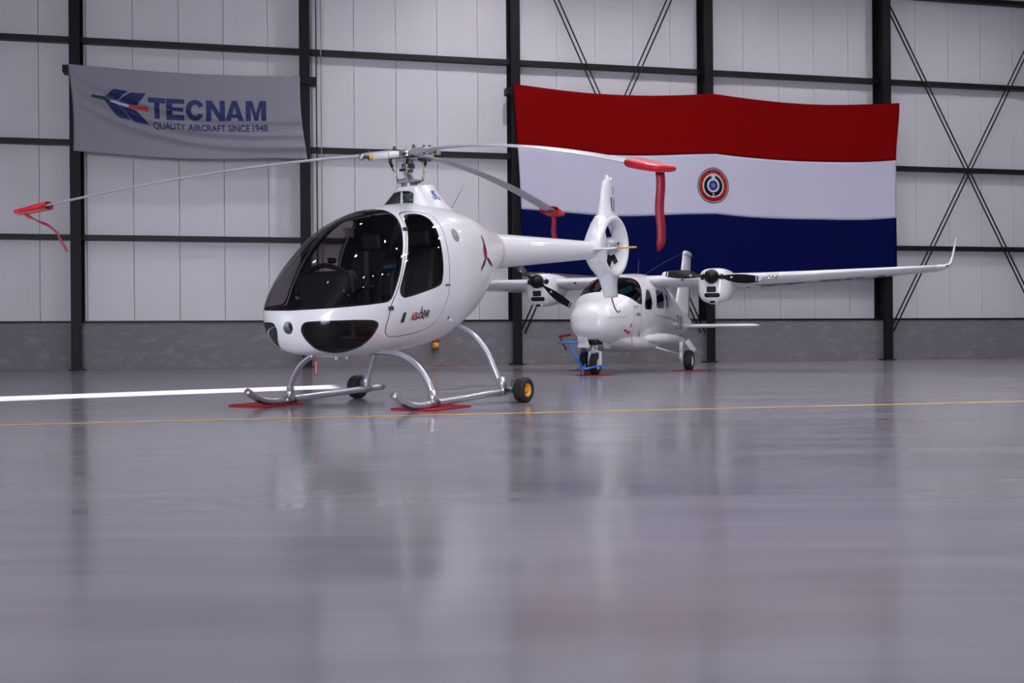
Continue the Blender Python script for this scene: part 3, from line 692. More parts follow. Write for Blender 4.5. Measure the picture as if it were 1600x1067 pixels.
# body either side of the duct in front
web = [((x, 0, 1.36), (0, ry, 0), (0, 0, rz), 2.4) for x, ry, rz in ((-3.78, .10, .13), (-3.86, .098, .20), (-3.93, .095, .27), (-3.955, .092, .29))]
mk('duct_root', *fix(sect_loft(web, 32)), WHITE, heli)
fin_bvh = BVHTree.FromPolygons([tuple(map(float, v)) for v in fix(ring_loft(up))[0]], [tuple(f) for f in fix(ring_loft(up))[1]])
mk('beacon', *lathe([(0, .03), (.03, .032), (.06, .02), (.07, .0)], (-4.27, 0, 2.19), (0, 0, 1), 16, False), WHITE, fin); mk('beacon_lens', *lathe([(0, .025), (.04, .022), (.05, .0)], (-4.36, 0, 2.185), (0, 0, 1), 16, False), mat('beacon_glass', (.6, .6, .62), .15), fin)
hubv = mk('tail_rotor_hub', *fix(lathe([(-.09, 0), (-.09, .10), (.03, .115), (.08, .09), (.105, .045), (.112, 0)], DC, (0, 1, 0), 28, False)), mat('hub_grey', (.40, .41, .43), .35, metal=.4), heli)
for k in range(7):
    a = 2 * math.pi * k / 7 + .35; d = np.array([math.cos(a), 0, math.sin(a)]); q = np.array([-d[2], 0, d[0]])
    mk('tail_rotor_blade', *fix(ring_loft([airfoil(DC + d * r - q * .026 + np.array([0, .012, 0]), DC + d * r + q * .03 - np.array([0, .02, 0]), np.array([0, 1, 0]) * .9 + q * .3, .010) for r in (.09, .2, .292)])), BLACK, hubv)
for k in range(3):
    a = math.radians((15, 190, 275)[k]); d = np.array([math.cos(a), 0, math.sin(a)]); mk('stator_vane', *bar(DC + d * .08 + (0, -.07, 0), DC + d * .30 + (0, -.07, 0), .02, .03), BLACK, duct)
# horizontal stabilisers with yellow tips
for sd in (1, -1):
    A = lambda y, le, te: airfoil((le, y * sd, 1.318), (te, y * sd, 1.318), (0, 0, 1), .022)
    stb = mk('stabiliser', *fix(ring_loft([A(.06, -3.60, -3.83), A(.20, -3.62, -3.83), A(.40, -3.65, -3.83)])), WHITE, heli)
    mk('stabiliser_tip', *fix(ring_loft([A(.40, -3.65, -3.83), A(.52, -3.665, -3.83), A(.58, -3.69, -3.825), A(.605, -3.74, -3.81)])), YELLOW, stb)
    mk('stabiliser_root', *fix(ring_loft([A(.075, -3.575, -3.845), A(.112, -3.575, -3.845)])), SEAL, stb)
mk('tail_skid', *tube(spline([(-4.27, 0, .73), (-4.33, 0, .62), (-4.40, 0, .54), (-4.46, 0, .52), (-4.50, 0, .535)], 6), .009, 8), GREYP, heli)
decal('flag_bar', ([(0, 0), (.055, 0), (.045, .17), (-.012, .17)], [(0, 1, 2, 3)]), (-4.24, .3, 1.80), (-1, 0, 0), (0, 0, 1), (0, -1, 0), fin_bvh, BLUEP, fin)
decal('flag_bar', ([(0, 0), (.055, 0), (.05, .17), (.0, .17)], [(0, 1, 2, 3)]), (-4.37, .3, 1.80), (-1, 0, 0), (0, 0, 1), (0, -1, 0), fin_bvh, mat('faded_red', (.40, .10, .11), .5), fin)
decal('fin_lettering', (fit2(text_mesh('CABRI', .1)[0], 0, .11, 0, .035), text_mesh('CABRI', .1)[1]), (-4.31, .3, 2.07), (-1, 0, 0), (0, 0, 1), (0, -1, 0), fin_bvh, GREYP, fin)
decal('fin_lettering', (fit2(text_mesh('G2', .1)[0], 0, .07, 0, .03), text_mesh('G2', .1)[1]), (-4.32, .3, 2.02), (-1, 0, 0), (0, 0, 1), (0, -1, 0), fin_bvh, GREYP, fin)
# landing gear
for sd in (1, -1):
    path = spline([(1.26, .815 * sd, .135), (1.17, .815 * sd, .078), (1.06, .815 * sd, .030), (.93, .815 * sd, .004), (.75, .815 * sd, .0), (.2, .815 * sd, -.012), (-.62, .815 * sd, -.03)], 7)
    sk = mk('skid', *tube(path, .031, 16), SILVER, heli)
    mk('skid_shoe', *tube(path[8:24] - np.array([0, 0, .012]), .026, 12), DSTEEL, sk)
    for xx, nm in ((.74, .0), (-.36, -.025)):
        mk('clamp', *cyl((xx - .06, .815 * sd, nm), (xx + .06, .815 * sd, nm), .037), STEEL, sk)
    mk('end_cap', *cyl((-.60, .815 * sd, -.03), (-.64, .815 * sd, -.031), .033, .02), DSTEEL, sk)
for xx, pts, zc_ in ((.73, [(.822, .0), (.806, .10), (.760, .20), (.680, .30), (.585, .37), (.465, .418), (.34, .432), (.15, .436)], 0), (-.36, [(.815, -.02), (.750, .143), (.668, .325), (.582, .440), (.478, .530), (.33, .588), (.15, .60)], 0)):
    half = [(xx, y, z) for y, z in pts]; full = spline(half + [(x, -y, z) for x, y, z in half[::-1]], 6)
    ct_ = mk('cross_tube', *tube(full, .027, 14), SILVER, heli)
    for sd in (1, -1):
        p, q = np.array([xx, .822 * sd, 0.]), np.array([xx, .80 * sd, .11]); mk('leg_socket', *cyl(p, q, .034), SILVER, ct_)
mk('belly_probe', *join(cyl((1.05, .05, .43), (1.05, .05, .395), .02, .012), cyl((.95, .08, .425), (.95, .08, .39), .012)), mat('probe_white', (.7, .7, .7), .4), heli)
mk('belly_probe', *cyl((1.33, .03, .47), (1.33, .03, .42), .008), STEEL, heli)
# rotor head
HB = np.array([-.165, 0, 2.225])
tipsW = []
for a_, zt_ in ((65.0, 2.12), (185.0, 1.78), (-55.0, 1.72)):
    a = math.radians(a_); hw_ = np.array(HM @ Vector(HB)); tipsW.append(np.array([hw_[0] + 3.52 * math.cos(a), hw_[1] + 3.52 * math.sin(a), zt_]))
mast = mk('mast', *lathe([(1.9, .075), (1.99, .075), (2.0, .045), (2.12, .042), (2.13, .05), (2.20, .05), (2.21, .03), (2.27, .03), (2.275, 0)], (HB[0], 0, 0), (0, 0, 1), 24, False), STEEL, heli)
mk('swashplate', *lathe([(1.955, .05), (1.955, .11), (1.985, .115), (1.985, .05)], (HB[0], 0, 0), (0, 0, 1), 28), STEEL, mast)
mk('mast_collar', *lathe([(2.09, .044), (2.09, .062), (2.13, .062), (2.13, .044)], (HB[0], 0, 0), (0, 0, 1), 24), DSTEEL, mast)
mk('green_band', *lathe([(2.05, .0435), (2.05, .0445), (2.075, .0445), (2.075, .0435)], (HB[0], 0, 0), (0, 0, 1), 20), mat('band_green', (.03, .16, .10), .5), mast)
hub = mk('rotor_hub', *fix(lathe([(.03, .03), (.03, .085), (.02, .10), (.005, .10), (.005, .05), (-.04, .05), (-.04, .09), (-.055, .09), (-.055, .03)], HB, (0, 0, 1), 24)), STEEL, heli)
Hi3 = np.array(HI.to_3x3())
BLADES = []
for k, tw in enumerate(tipsW):
    tb = np.array(HI @ Vector(tw)); dh = tb - HB; dh[2] = 0; Rb = np.linalg.norm(dh); d = dh / Rb; q = np.cross((0, 0, 1), d)
    zt_ = tb[2] - HB[2]
    zz = lambda r, zt_=zt_, Rb=Rb: zt_ * max(0, (r - .12) / (Rb - .12)) ** 1.75
    rings = []
    for r in np.concatenate([np.linspace(.30, .52, 5), np.linspace(.6, Rb, 26)]):
        ch = np.interp(r, [.30, .42, .56, 3.6], [.085, .11, .180, .180]); th = np.interp(r, [.30, .56, 1.2, 3.6], [.045, .030, .022, .018])
        tw_ = math.radians(np.interp(r, [.3, 3.6], ([9, 3], [-6, -3.5], [6, 3])[k])); c = HB + d * r + np.array([0, 0, zz(r)])
        v = -q * math.cos(tw_) - np.array([0, 0, 1]) * math.sin(tw_)
        n = np.cross(v, d); n = n if n[2] > 0 else -n
        rings.append(airfoil(c - v * ch * .28, c + v * ch * .72, n, th))
    bl = mk('rotor_blade', *fix(ring_loft(rings)), BLADEM, heli, label=('far rotor blade above the tail boom', 'rotor blade reaching to the left', 'rotor blade reaching toward the viewer at the right')[k])
    # sleeve, yoke, damper
    mk('blade_sleeve', *fix(sect_loft([(HB + d * .08 + np.array([0, 0, -.01]), q * .035, np.array([0, 0, .035]), 3.), (HB + d * .16, q * .055, np.array([0, 0, .040]), 3.), (HB + d * .34 + np.array([0, 0, zz(.34)]), q * .05, np.array([0, 0, .032]), 3.), (HB + d * .42 + np.array([0, 0, zz(.42)]), q * .055, np.array([0, 0, .024]), 3.)], 20)), BLADEM if k else mat('sleeve_green', (.20, .26, .26), .4), bl)
    mk('retaining_bolt', *join(cyl(HB + d * .36 + q * .03 + (0, 0, -.045), HB + d * .36 + q * .03 + (0, 0, .04), .011, n=10), cyl(HB + d * .36 - q * .03 + (0, 0, -.045), HB + d * .36 - q * .03 + (0, 0, .04), .011, n=10), cyl(HB + d * .12 + (0, 0, .03), HB + d * .12 + (0, 0, .075), .02, .012, n=10)), DSTEEL, bl)
    s1, s2 = HB + d * .08 + q * .10 + (0, 0, -.01), HB + d * .32 + q * .085 + (0, 0, -.02)
    dm = mk('damper', *cyl(s1, s2, .030, n=18), mat('damper_white', (.70, .70, .74), .35), bl)
    e_ = (s2 - s1) / np.linalg.norm(s2 - s1)
    mk('damper_band', *join(cyl(s2, s2 + e_ * .035, .024), cyl(s1 + e_ * .09, s1 + e_ * .10, .0315)), YELLOW, dm)
    mk('damper_rod', *cyl(s2 + e_ * .03, s2 + e_ * .11, .013), DSTEEL, dm); mk('damper_eye', *cyl(s2 + e_ * .11 - (0, 0, .03), s2 + e_ * .11 + (0, 0, .03), .022), STEEL, dm)
    # pitch link
    lo_, hi_ = np.array([HB[0], 0, 1.975]) + d * .10 - q * .09, HB + d * .17 - q * .10 + (0, 0, -.05)
    pl_ = mk('pitch_link', *cyl(lo_, lo_ + (hi_ - lo_) * .75, .011), STEEL, mast); mk('link_end', *cyl(lo_ + (hi_ - lo_) * .72, hi_, .014), BLACK, pl_); mk('link_band', *cyl(lo_ + (hi_ - lo_) * .45, lo_ + (hi_ - lo_) * .55, .0125), YELLOW, pl_)
    mk('pitch_arm', *bar(HB + d * .16 + (0, 0, -.03), hi_, .03, .03), DSTEEL, bl)
    BLADES.append((d, q, Rb, zz))
a0 = np.array([HB[0] + .10, .07, 1.96]); a1 = np.array([HB[0] + .17, .06, 2.06]); a2 = np.array([HB[0] + .05, .03, 2.13])
mk('scissor_link', *join(bar(a0, a1, .035, .02), bar(a1, a2, .035, .02)), STEEL, mast); mk('scissor_bolt', *cyl(a1 - (0, .03, 0), a1 + (0, .03, 0), .012), BLACK, mast)
# small fittings and lettering on the fuselage
mk('antenna', *tube([(-.78, .02, 1.70), (-1.06, .02, 1.99)], [.004, .002], 6), GREYP, heli)
dB = BVHTree.FromPolygons([tuple(v) for v in HV], [tuple(int(i) for i in t) for t in HT])
LD = (0, -1, 0); UX = (-1, 0, 0); UZ = (0, 0, 1)
def box_text(t, x0, x1, y0, y1, cell=.14, **k): V, F = text_mesh(t, 1., cell=cell, **k); return fit2(V, x0, x1, y0, y1), F
door_l = door_objs[0]
decal('lettering', box_text('AER', 0, .098, 0, .066, bold=.035), (.668, 1, .700), UX, UZ, LD, dB, REDP, door_l)
decal('lettering', box_text('PAR', 0, .098, 0, .066, bold=.035), (.504, 1, .715), UX, UZ, LD, dB, BLKP, door_l)
oc = [(.03 * math.cos(a) * r, .033 * math.sin(a) * r) for r in (1, .6) for a in np.linspace(0, 2 * math.pi, 20, endpoint=False)]
decal('lettering_ring', (oc, [(k, (k + 1) % 20, 20 + (k + 1) % 20, 20 + k) for k in range(20)]), (.537, 1, .738), UX, UZ, LD, dB, mat('dark_red_print', (.12, .01, .02), .5), door_l)
def propmark(name, c, rad, mat_, parent, rot=0.):
    P = []
    for k in range(3):
        a = math.pi / 2 + k * 2 * math.pi / 3 + rot; e = np.array([math.cos(a), math.sin(a)]); p = np.array([-e[1], e[0]])
        P.append([tuple(e * .12 * rad - p * .05 * rad), tuple(e * .5 * rad - p * .10 * rad), tuple(e * rad - p * .05 * rad), tuple(e * rad + p * .05 * rad), tuple(e * .5 * rad + p * .10 * rad), tuple(e * .12 * rad + p * .05 * rad)])
    decal(name, poly_mesh(P, .05), c, UX, UZ, LD, dB, mat_, parent, .0045)
propmark('propeller_mark', (.537, 1, .740), .078, BLKP, door_l)
propmark('propeller_mark', (-.74, 1, 1.235), .21, BLKP, heli, .12)
decal('propeller_mark_hub', poly_mesh([circle(.05, 16, (.0, .01), .075)], .04), (-.72, 1, 1.27), UX, UZ, LD, dB, REDP, heli, .0025)
decal('door_handle', poly_mesh([[(0, 0), (.045, 0), (.05, .085), (.012, .085)]], .03), (.80, 1, .690), UX, UZ, LD, dB, mat('handle_black', (.02, .02, .022), .4), door_l, .006)
decal('fuel_cap', poly_mesh([circle(.017, 16)], .03), (.038, 1, .69), UX, UZ, LD, dB, DSTEEL, heli)
decal('oval_plate', poly_mesh([circle(.055, 20, ry=.06)], .03), (-.114, 1, 1.434), UX, UZ, LD, dB, mat('plate_grey', (.28, .28, .29), .35, metal=.5), heli)
decal('latch', poly_mesh([[(0, 0), (.09, .004), (.09, .018), (0, .022)]], .03), (.20, 1, .975), UX, UZ, LD, dB, GREYP, heli)
for hx, hz in ((.545, 1.485), (.95, .817)):
    h = hull_bvh.ray_cast(Vector((hx, 2, hz)), Vector((0, -1, 0)), 4)[0]
    mk('hinge', *cbox((h.x, h.y + .006, h.z), (.055, .022, .035), .006), DSTEEL, door_l)
pB = BVHTree.FromPolygons([tuple(map(float, v)) for v in PV], [tuple(int(i) for i in t) for t in PT])
decal('maker_lettering', box_text('GUIMBAL', 0, .15, 0, .036, bold=.03, shear=.2), (-.245, 1, 1.785), UX, UZ, LD, pB, BLUEP, pyo)
decal('maker_mark', poly_mesh([circle(.042, 20, ry=.028)], .02), (-.315, 1, 1.85), UX, UZ, LD, pB, BLUEP, pyo)
decal('maker_mark', poly_mesh([circle(.018, 16, ry=.011)], .02), (-.33, 1, 1.848), UX, UZ, LD, pB, WHITE2, pyo, .006)

# red covers on the blade tips with their hanging ribbons
def HW(p): return np.array(HM @ Vector(tuple(map(float, p))))
clabs = ('red cover on the blade tip above the tail boom', 'red cover on the rotor blade tip at the far left', 'red cover with a long ribbon hanging in front of the flag')
def ribbon(path, wv, wd):           # path points and width direction(s)
    path = np.array(path, float); V, F = [], []
    wv = np.broadcast_to(np.array(wv, float), path.shape)
    for p, w in zip(path, wv): V += [p - w * wd / 2, p + w * wd / 2]
    for i in range(len(path) - 1): F.append((2 * i, 2 * i + 1, 2 * i + 3, 2 * i + 2))
    return V, F
for k, (d, q, Rb, zz) in enumerate(BLADES):
    Ls = (.24, .25, .25)[k]
    pt = lambda r: HB + d * r + np.array([0, 0, zz(min(r, Rb))])
    sec = []
    v0 = -q
    for r, a_, b_ in ((Rb - Ls, .125, .038), (Rb - Ls * .6, .12, .036), (Rb - .05, .115, .030), (Rb + .02, .105, .026), (Rb + .045, .07, .016)):
        c = pt(r) + v0 * .04; sec.append((HW(c), np.array(HM.to_3x3() @ Vector(tuple(v0 * a_))), np.array(HM.to_3x3() @ Vector((0, 0, b_))), 2.6))
    base = HW(pt(Rb))
    e = empty('blade_cover', tuple(base), clabs[k], 'blade cover', 'red rotor blade tip covers')
    loc = lambda V: [tuple(np.array(v) - base) for v in V]
    V, F = sect_loft(sec, 28, cap=False); F.append(tuple(len(V) - 28 + i for i in range(28))); V, F = fix((V, F)); thick(mk('sleeve', loc(V), F, RED, e), .004)
    if k == 1:
        D = 9.75
        def pw(px, py):
            dx, dy = px - 800, py - 533; u = math.cos(ROLL) * dx - math.sin(ROLL) * dy; v = math.sin(ROLL) * dx + math.cos(ROLL) * dy
            return np.array([u * D / 1700, D, EYE - v * D / 1700])
        pts = spline([pw(*p) for p in ((39, 333), (48, 339.5), (62, 346), (76, 352.5), (89, 363.5), (94, 374), (101, 385), (105.5, 393))], 5)
        n = len(pts); wv = [np.array([.10 * math.sin(i * .5), 1, .18 + .30 * math.sin(i * .33 + .6) ** 2]) for i in range(n)]
        V, F = ribbon(pts, np.array(wv) / 1.05, .05)
    else:
        top = HW(pt(Rb - .04) + v0 * (.03 if k == 2 else .02) - np.array([0, 0, .03])); ln = (.36, 0, .52)[k]
        pts = [top + np.array([.006 * math.sin(i * .7), .008 * math.sin(i * .5), -ln * i / 14]) for i in range(15)]
        V, F = ribbon(pts, (1, .12, 0), .062)
        V[-1] = V[-1] + np.array([-.02, 0, 0]); V[-2] = V[-2] + np.array([.012, 0, -.02])
    thick(mk('ribbon', loc(V), F, REDRIB, e, smooth=True), .002)
# red tag under the nose
tp = HW((1.28, .03, .425)); e = empty('warning_tag', tuple(tp), 'small red streamer tag hanging under the helicopter nose', 'tag')
V, F = ribbon([np.array([0, 0, -.0]), np.array([.002, 0, -.06]), np.array([0, .004, -.14])], (.95, .2, 0), .034); thick(mk('streamer', V, F, REDRIB, e, smooth=False), .003)
mk('cord', *tube([(0, 0, 0), (0, 0, .04)], .003, 6), GREYP, e)
tv, tf = text_mesh('REMOVE', 1.); tv = fit2(tv, -.05, .05, -.009, .004); mk('tag_lettering', [(-y * .95, -y * .2 - .004, -.075 + x) for x, y in tv], tf, mat('tag_white', (.8, .8, .8), .5), e, smooth=False)

# ground handling wheels clamped to the skids
def wheel_parts(e, c, axis, r, w, tyre_m, rim_m, rimr, spokes=5, out=1):
    c = np.array(c, float); ax = np.array(axis, float); ax /= np.linalg.norm(ax)
    prof = [(-w / 2 * .80, rimr), (-w / 2, rimr + (r - rimr) * .25), (-w / 2, r * .80), (-w / 2 * .78, r * .95), (-w / 2 * .35, r), (w / 2 * .35, r), (w / 2 * .78, r * .95), (w / 2, r * .80), (w / 2, rimr + (r - rimr) * .25), (w / 2 * .80, rimr)]
    t = mk('tyre', *fix(lathe(prof, c, ax, 36)), tyre_m, e)
    for g in (-.25, 0, .25): mk('tread_groove', *fix(lathe([(g * w - .003, r * .99), (g * w - .003, r * 1.002), (g * w + .003, r * 1.002), (g * w + .003, r * .99)], c, ax, 36)), BLACK, t)
    rm = mk('rim', *fix(lathe([(-w * .40, rimr), (-w * .30, rimr * .85), (-w * .16, rimr * .72), (-w * .16, rimr * .30), (-w * .36, rimr * .24), (-w * .36, 0), (w * .36, 0), (w * .36, rimr * .24), (w * .16, rimr * .30), (w * .16, rimr * .72), (w * .30, rimr * .85), (w * .40, rimr)], c, ax, 32, False)), rim_m, e)
    _, a, b = frame(ax); H = []
    for k in range(spokes):
        t_ = 2 * math.pi * k / spokes + .3
        for sd in (-1, 1): H.append(cyl(c + (a * math.cos(t_) + b * math.sin(t_)) * rimr * .52 + ax * sd * w * .14, c + (a * math.cos(t_) + b * math.sin(t_)) * rimr * .52 + ax * sd * w * .172, rimr * .15, n=12))
    mk('rim_hole', *join(*H), BLACK, rm)
for sd, lab in ((1, 'black ground-handling wheel with yellow rim on the near skid'), (-1, 'black ground-handling wheel behind the far skid')):
    wc = np.array([-.455, .985 * sd, .088]) if sd > 0 else np.array([-.40, -.955, .088])
    cw_ = HW(wc); r = .1
    base = np.array([cw_[0], cw_[1], 0.])
    r = .118; c = np.array([0, 0, r])
    e = empty('handling_wheel', tuple(base), lab, 'wheel', 'ground handling wheels')
    wheel_parts(e, c, Lw * sd, r, .115, RUBBER, RIMY, .062)
    sk_ = HW((wc[0], (.885 if sd > 0 else .90) * sd, -.02)) - base
    mk('axle', *cyl(c, sk_ + np.array([0, 0, .05]), .014), DSTEEL, e)
    mk('bracket', *bar(sk_ + np.array([0, 0, -.02]), sk_ + np.array([0, 0, .10]), .05, .06), BLACK, e)
    mk('lever', *bar(sk_ + np.array([0, 0, .08]), sk_ + np.array([0, 0, .08]) - Fw * .10, .03, .03), BLACK, e)
# red mats under the skid fronts
def floor_mat_obj(corners, lab, grp, h=.014):
    cs = np.array(corners, float); c = cs.mean(0); e = empty('floor_mat', (c[0], c[1], 0), lab, 'mat', grp)
    V = [(x - c[0], y - c[1], z) for z in (0, h) for x, y in cs]
    o = mk('pad', *fix((V, [(3, 2, 1, 0), (4, 5, 6, 7), (0, 1, 5, 4), (1, 2, 6, 5), (2, 3, 7, 6), (3, 0, 4, 7)])), REDMAT, e, smooth=False)
    rim = [(x * .93, y * .93, h + .001) for x, y in [(p[0] - c[0], p[1] - c[1]) for p in cs]]
    mk('stitched_edge', *join(*[bar(np.array(rim[i]), np.array(rim[(i + 1) % 4]), .006, .003, 0) for i in range(4)]), mat('mat_edge', (.30, .008, .02), .7), e, smooth=False)
def para(a, b, c): a, b, c = map(np.array, (a, b, c)); return [a, b, c, a + c - b]
floor_mat_obj(para((-2.56, 9.806), (-2.161, 9.472), (-1.94, 10.122)), 'red mat under the front of the far skid', 'red floor mats')
floor_mat_obj(para((-1.02, 9.106), (-.642, 8.811), (-.361, 9.464)), 'red mat under the front of the near skid', 'red floor mats')

# ------------------------------------------------------------------ twin-engine aeroplane
YAW = math.radians(20.7); AO = (1.358, 17.835, 0.)
pF = np.array([-math.sin(YAW), -math.cos(YAW), 0]); pL = np.array([math.cos(YAW), -math.sin(YAW), 0])
AM = Matrix([[pF[0], pL[0], 0, AO[0]], [pF[1], pL[1], 0, AO[1]], [0, 0, 1, 0], [0, 0, 0, 1]])
def AW(p): return np.array(AM @ Vector(tuple(map(float, p))))
plane = empty('aeroplane', AM, 'white high-wing twin-propeller aeroplane parked beneath the flag', 'aeroplane')
AK = np.array([0, .15, .3, .5, .75, 1.0, 1.25, 1.5, 1.8, 2.2, 2.6, 2.85]); AX = .40
aT = [.868, .995, 1.07, 1.165, 1.28, 1.48, 1.70, 1.762, 1.808, 1.66, 1.235, 1.045]
aB = [.868, .74, .667, .583, .53, .505, .475, .447, .42, .52, .68, .80]
aW = [0, .198, .298, .37, .452, .548, .6, .608, .589, .40, .18, .055]
aC = [.868, .88, .88, .90, .93, .97, 1.0, 1.02, 1.05, 1.0, .95, .92]
AV, AT, AN = grid_mesh(loft(AK, AX, aT, aB, aW, aC, 170, 128, 2.5))
AN[:128] = (1, 0, 0)
if (AN * (AV - np.array([-1.5, 0, 1.]))).sum() < 0: AN[128:] *= -1
fn = np.cross(AV[AT[:, 1]] - AV[AT[:, 0]], AV[AT[:, 2]] - AV[AT[:, 0]]); ar = np.linalg.norm(fn, axis=1)
flip = (fn * AN[AT[:, 0]]).sum(1) < 0; AT[flip] = AT[flip][:, ::-1]; AT = AT[ar > 1e-10]
aB_ = BVHTree.FromPolygons([tuple(v) for v in AV], [tuple(int(i) for i in t) for t in AT])
WSH = spline([(-.372, 1.40), (-.382, 1.376), (-.405, 1.349), (-.44, 1.328), (-.53, 1.279), (-.70, 1.203), (-.87, 1.170), (-.93, 1.22), (-.97, 1.29), (-1.10, 1.432), (-1.21, 1.542), (-1.25, 1.60), (-1.22, 1.637), (-1.12, 1.652), (-.97, 1.654), (-.6, 1.62), (-.38, 1.46)], 4, True)
SW = [spline(p, 4, True) for p in ([(-1.045, 1.105), (-1.045, 1.18), (-1.17, 1.30), (-1.30, 1.40), (-1.44, 1.455), (-1.55, 1.455), (-1.575, 1.36), (-1.55, 1.20), (-1.49, 1.11), (-1.25, 1.098)],
     [(-1.86, 1.16), (-1.87, 1.22), (-1.97, 1.36), (-2.06, 1.468), (-2.30, 1.47), (-2.54, 1.462), (-2.58, 1.39), (-2.52, 1.26), (-2.46, 1.165), (-2.36, 1.143), (-1.98, 1.133)],
     [(-2.69, 1.18), (-2.76, 1.30), (-2.80, 1.43), (-2.86, 1.43), (-2.93, 1.36), (-2.93, 1.25), (-2.88, 1.17)])]
arest = (AV, AT, AN); acut = []
for poly in [WSH] + SW:
    m_in, arest = clip(*arest, sdf(poly, arest[0][:, [0, 2]])); acut.append((poly, m_in))
fus = mk('fuselage_shell', arest[0], arest[1], WHITE2, plane, True, arest[2])
mk('cabin_lining', arest[0] - arest[2] * .02, arest[1][(arest[0][arest[1]][:, :, 0].mean(1) > -3.2)][:, ::-1], LINING, plane)
for i, (poly, M) in enumerate(acut):
    gl_, seal = clip(*M, sdf(poly, M[0][:, [0, 2]]) - .014)
    if i == 0:
        w = mk('windscreen', *gl_[:2], CABWIN, plane, True, gl_[2]); mk('window_seal', *seal[:2], SEAL, w, True, seal[2])
        mk('centre_post', *tube(spline([(-.40, 0, 1.375), (-.68, 0, 1.525), (-.98, 0, 1.635)], 5), .018, 8), WHITE2, w)
    else:
        for sd in (0, 1):
            a, b = side_split(gl_)[sd], side_split(seal)[sd]; w = mk('side_window', *a[:2], CABWIN, plane, True, a[2]); mk('window_seal', *b[:2], SEAL, w, True, b[2])
for sd in (1, -1):
    st = mk('seat', *cbox((-1.35, .27 * sd, .86), (.5, .42, .16), .05), SEATM, plane); mk('backrest', *cbox((-1.62, .27 * sd, 1.15), (.14, .42, .55), .05), SEATM, st); mk('headrest', *cbox((-1.66, .27 * sd, 1.47), (.1, .24, .14), .04), SEATM, st)
mk('instrument_panel', *cbox((-.72, 0, 1.16), (.10, .92, .30), .03), DASHM, plane)
mk('bulkhead', *cbox((-3.1, 0, 1.1), (.03, .95, .95), .01), LINING, plane, smooth=False)
# door outline and small details
def adecal(name, vf, org, m, parent=plane, off=.003): return decal(name, vf, org, UX, UZ, LD, aB_, m, parent, off)
def strokes(pts, w, closed=False):
    P = []; n = len(pts)
    for i in range(n if closed else n - 1):
        a, b = np.array(pts[i], float), np.array(pts[(i + 1) % n], float); e = b - a; ln = np.linalg.norm(e); p = np.array([-e[1], e[0]]) / max(ln, 1e-9) * w / 2
        P.append([tuple(a - p), tuple(b - p), tuple(b + p), tuple(a + p)])
    return poly_mesh(P, .08)
SEAMC = mat('panel_seam', (.22, .22, .24), .6)
dpts = spline([(.84, 1.16), (.83, 1.0), (.84, .80), (.95, .66), (1.3, .60), (1.62, .63), (1.66, .80), (1.67, 1.1), (1.68, 1.35), (1.60, 1.49)], 4)
adecal('door_seam', strokes(dpts, .010), (0, 2, 0), SEAMC)
adecal('panel_seam', strokes([(.52, .62), (.50, .85), (.52, 1.10), (.58, 1.24)], .006), (0, 2, 0), SEAMC)
adecal('panel_seam', strokes([(1.7, 1.02), (2.6, .985), (4.4, .965)], .012), (0, 2, 0), SEAMC)
adecal('registration', box_text('ZP-BIU', 0, 1.45, 0, .30, bold=.02), (-4.45, 2, .78), GREYP)
adecal('nose_lettering', box_text('P2006T', 0, .20, 0, .035), (-.55, 2, 1.115), GREYP)
adecal('nose_logo', box_text('twin', 0, .20, 0, .07, bold=.02, shear=.2), (-.60, 2, .975), mat('maroon_print', (.10, .012, .02), .5))
adecal('static_port', poly_mesh([[(0, 0), (.035, 0), (.035, .06), (0, .06)]], .03), (-.40, 2, .785), BLACK)
adecal('step_seam', strokes([(1.05, .60), (1.55, .60)], .014), (0, 2, 0), BLACK)
adecal('rivet_row', strokes([(-.30, .93), (.0, .95), (.30, .96)], .006), (0, 2, 0), SEAMC)
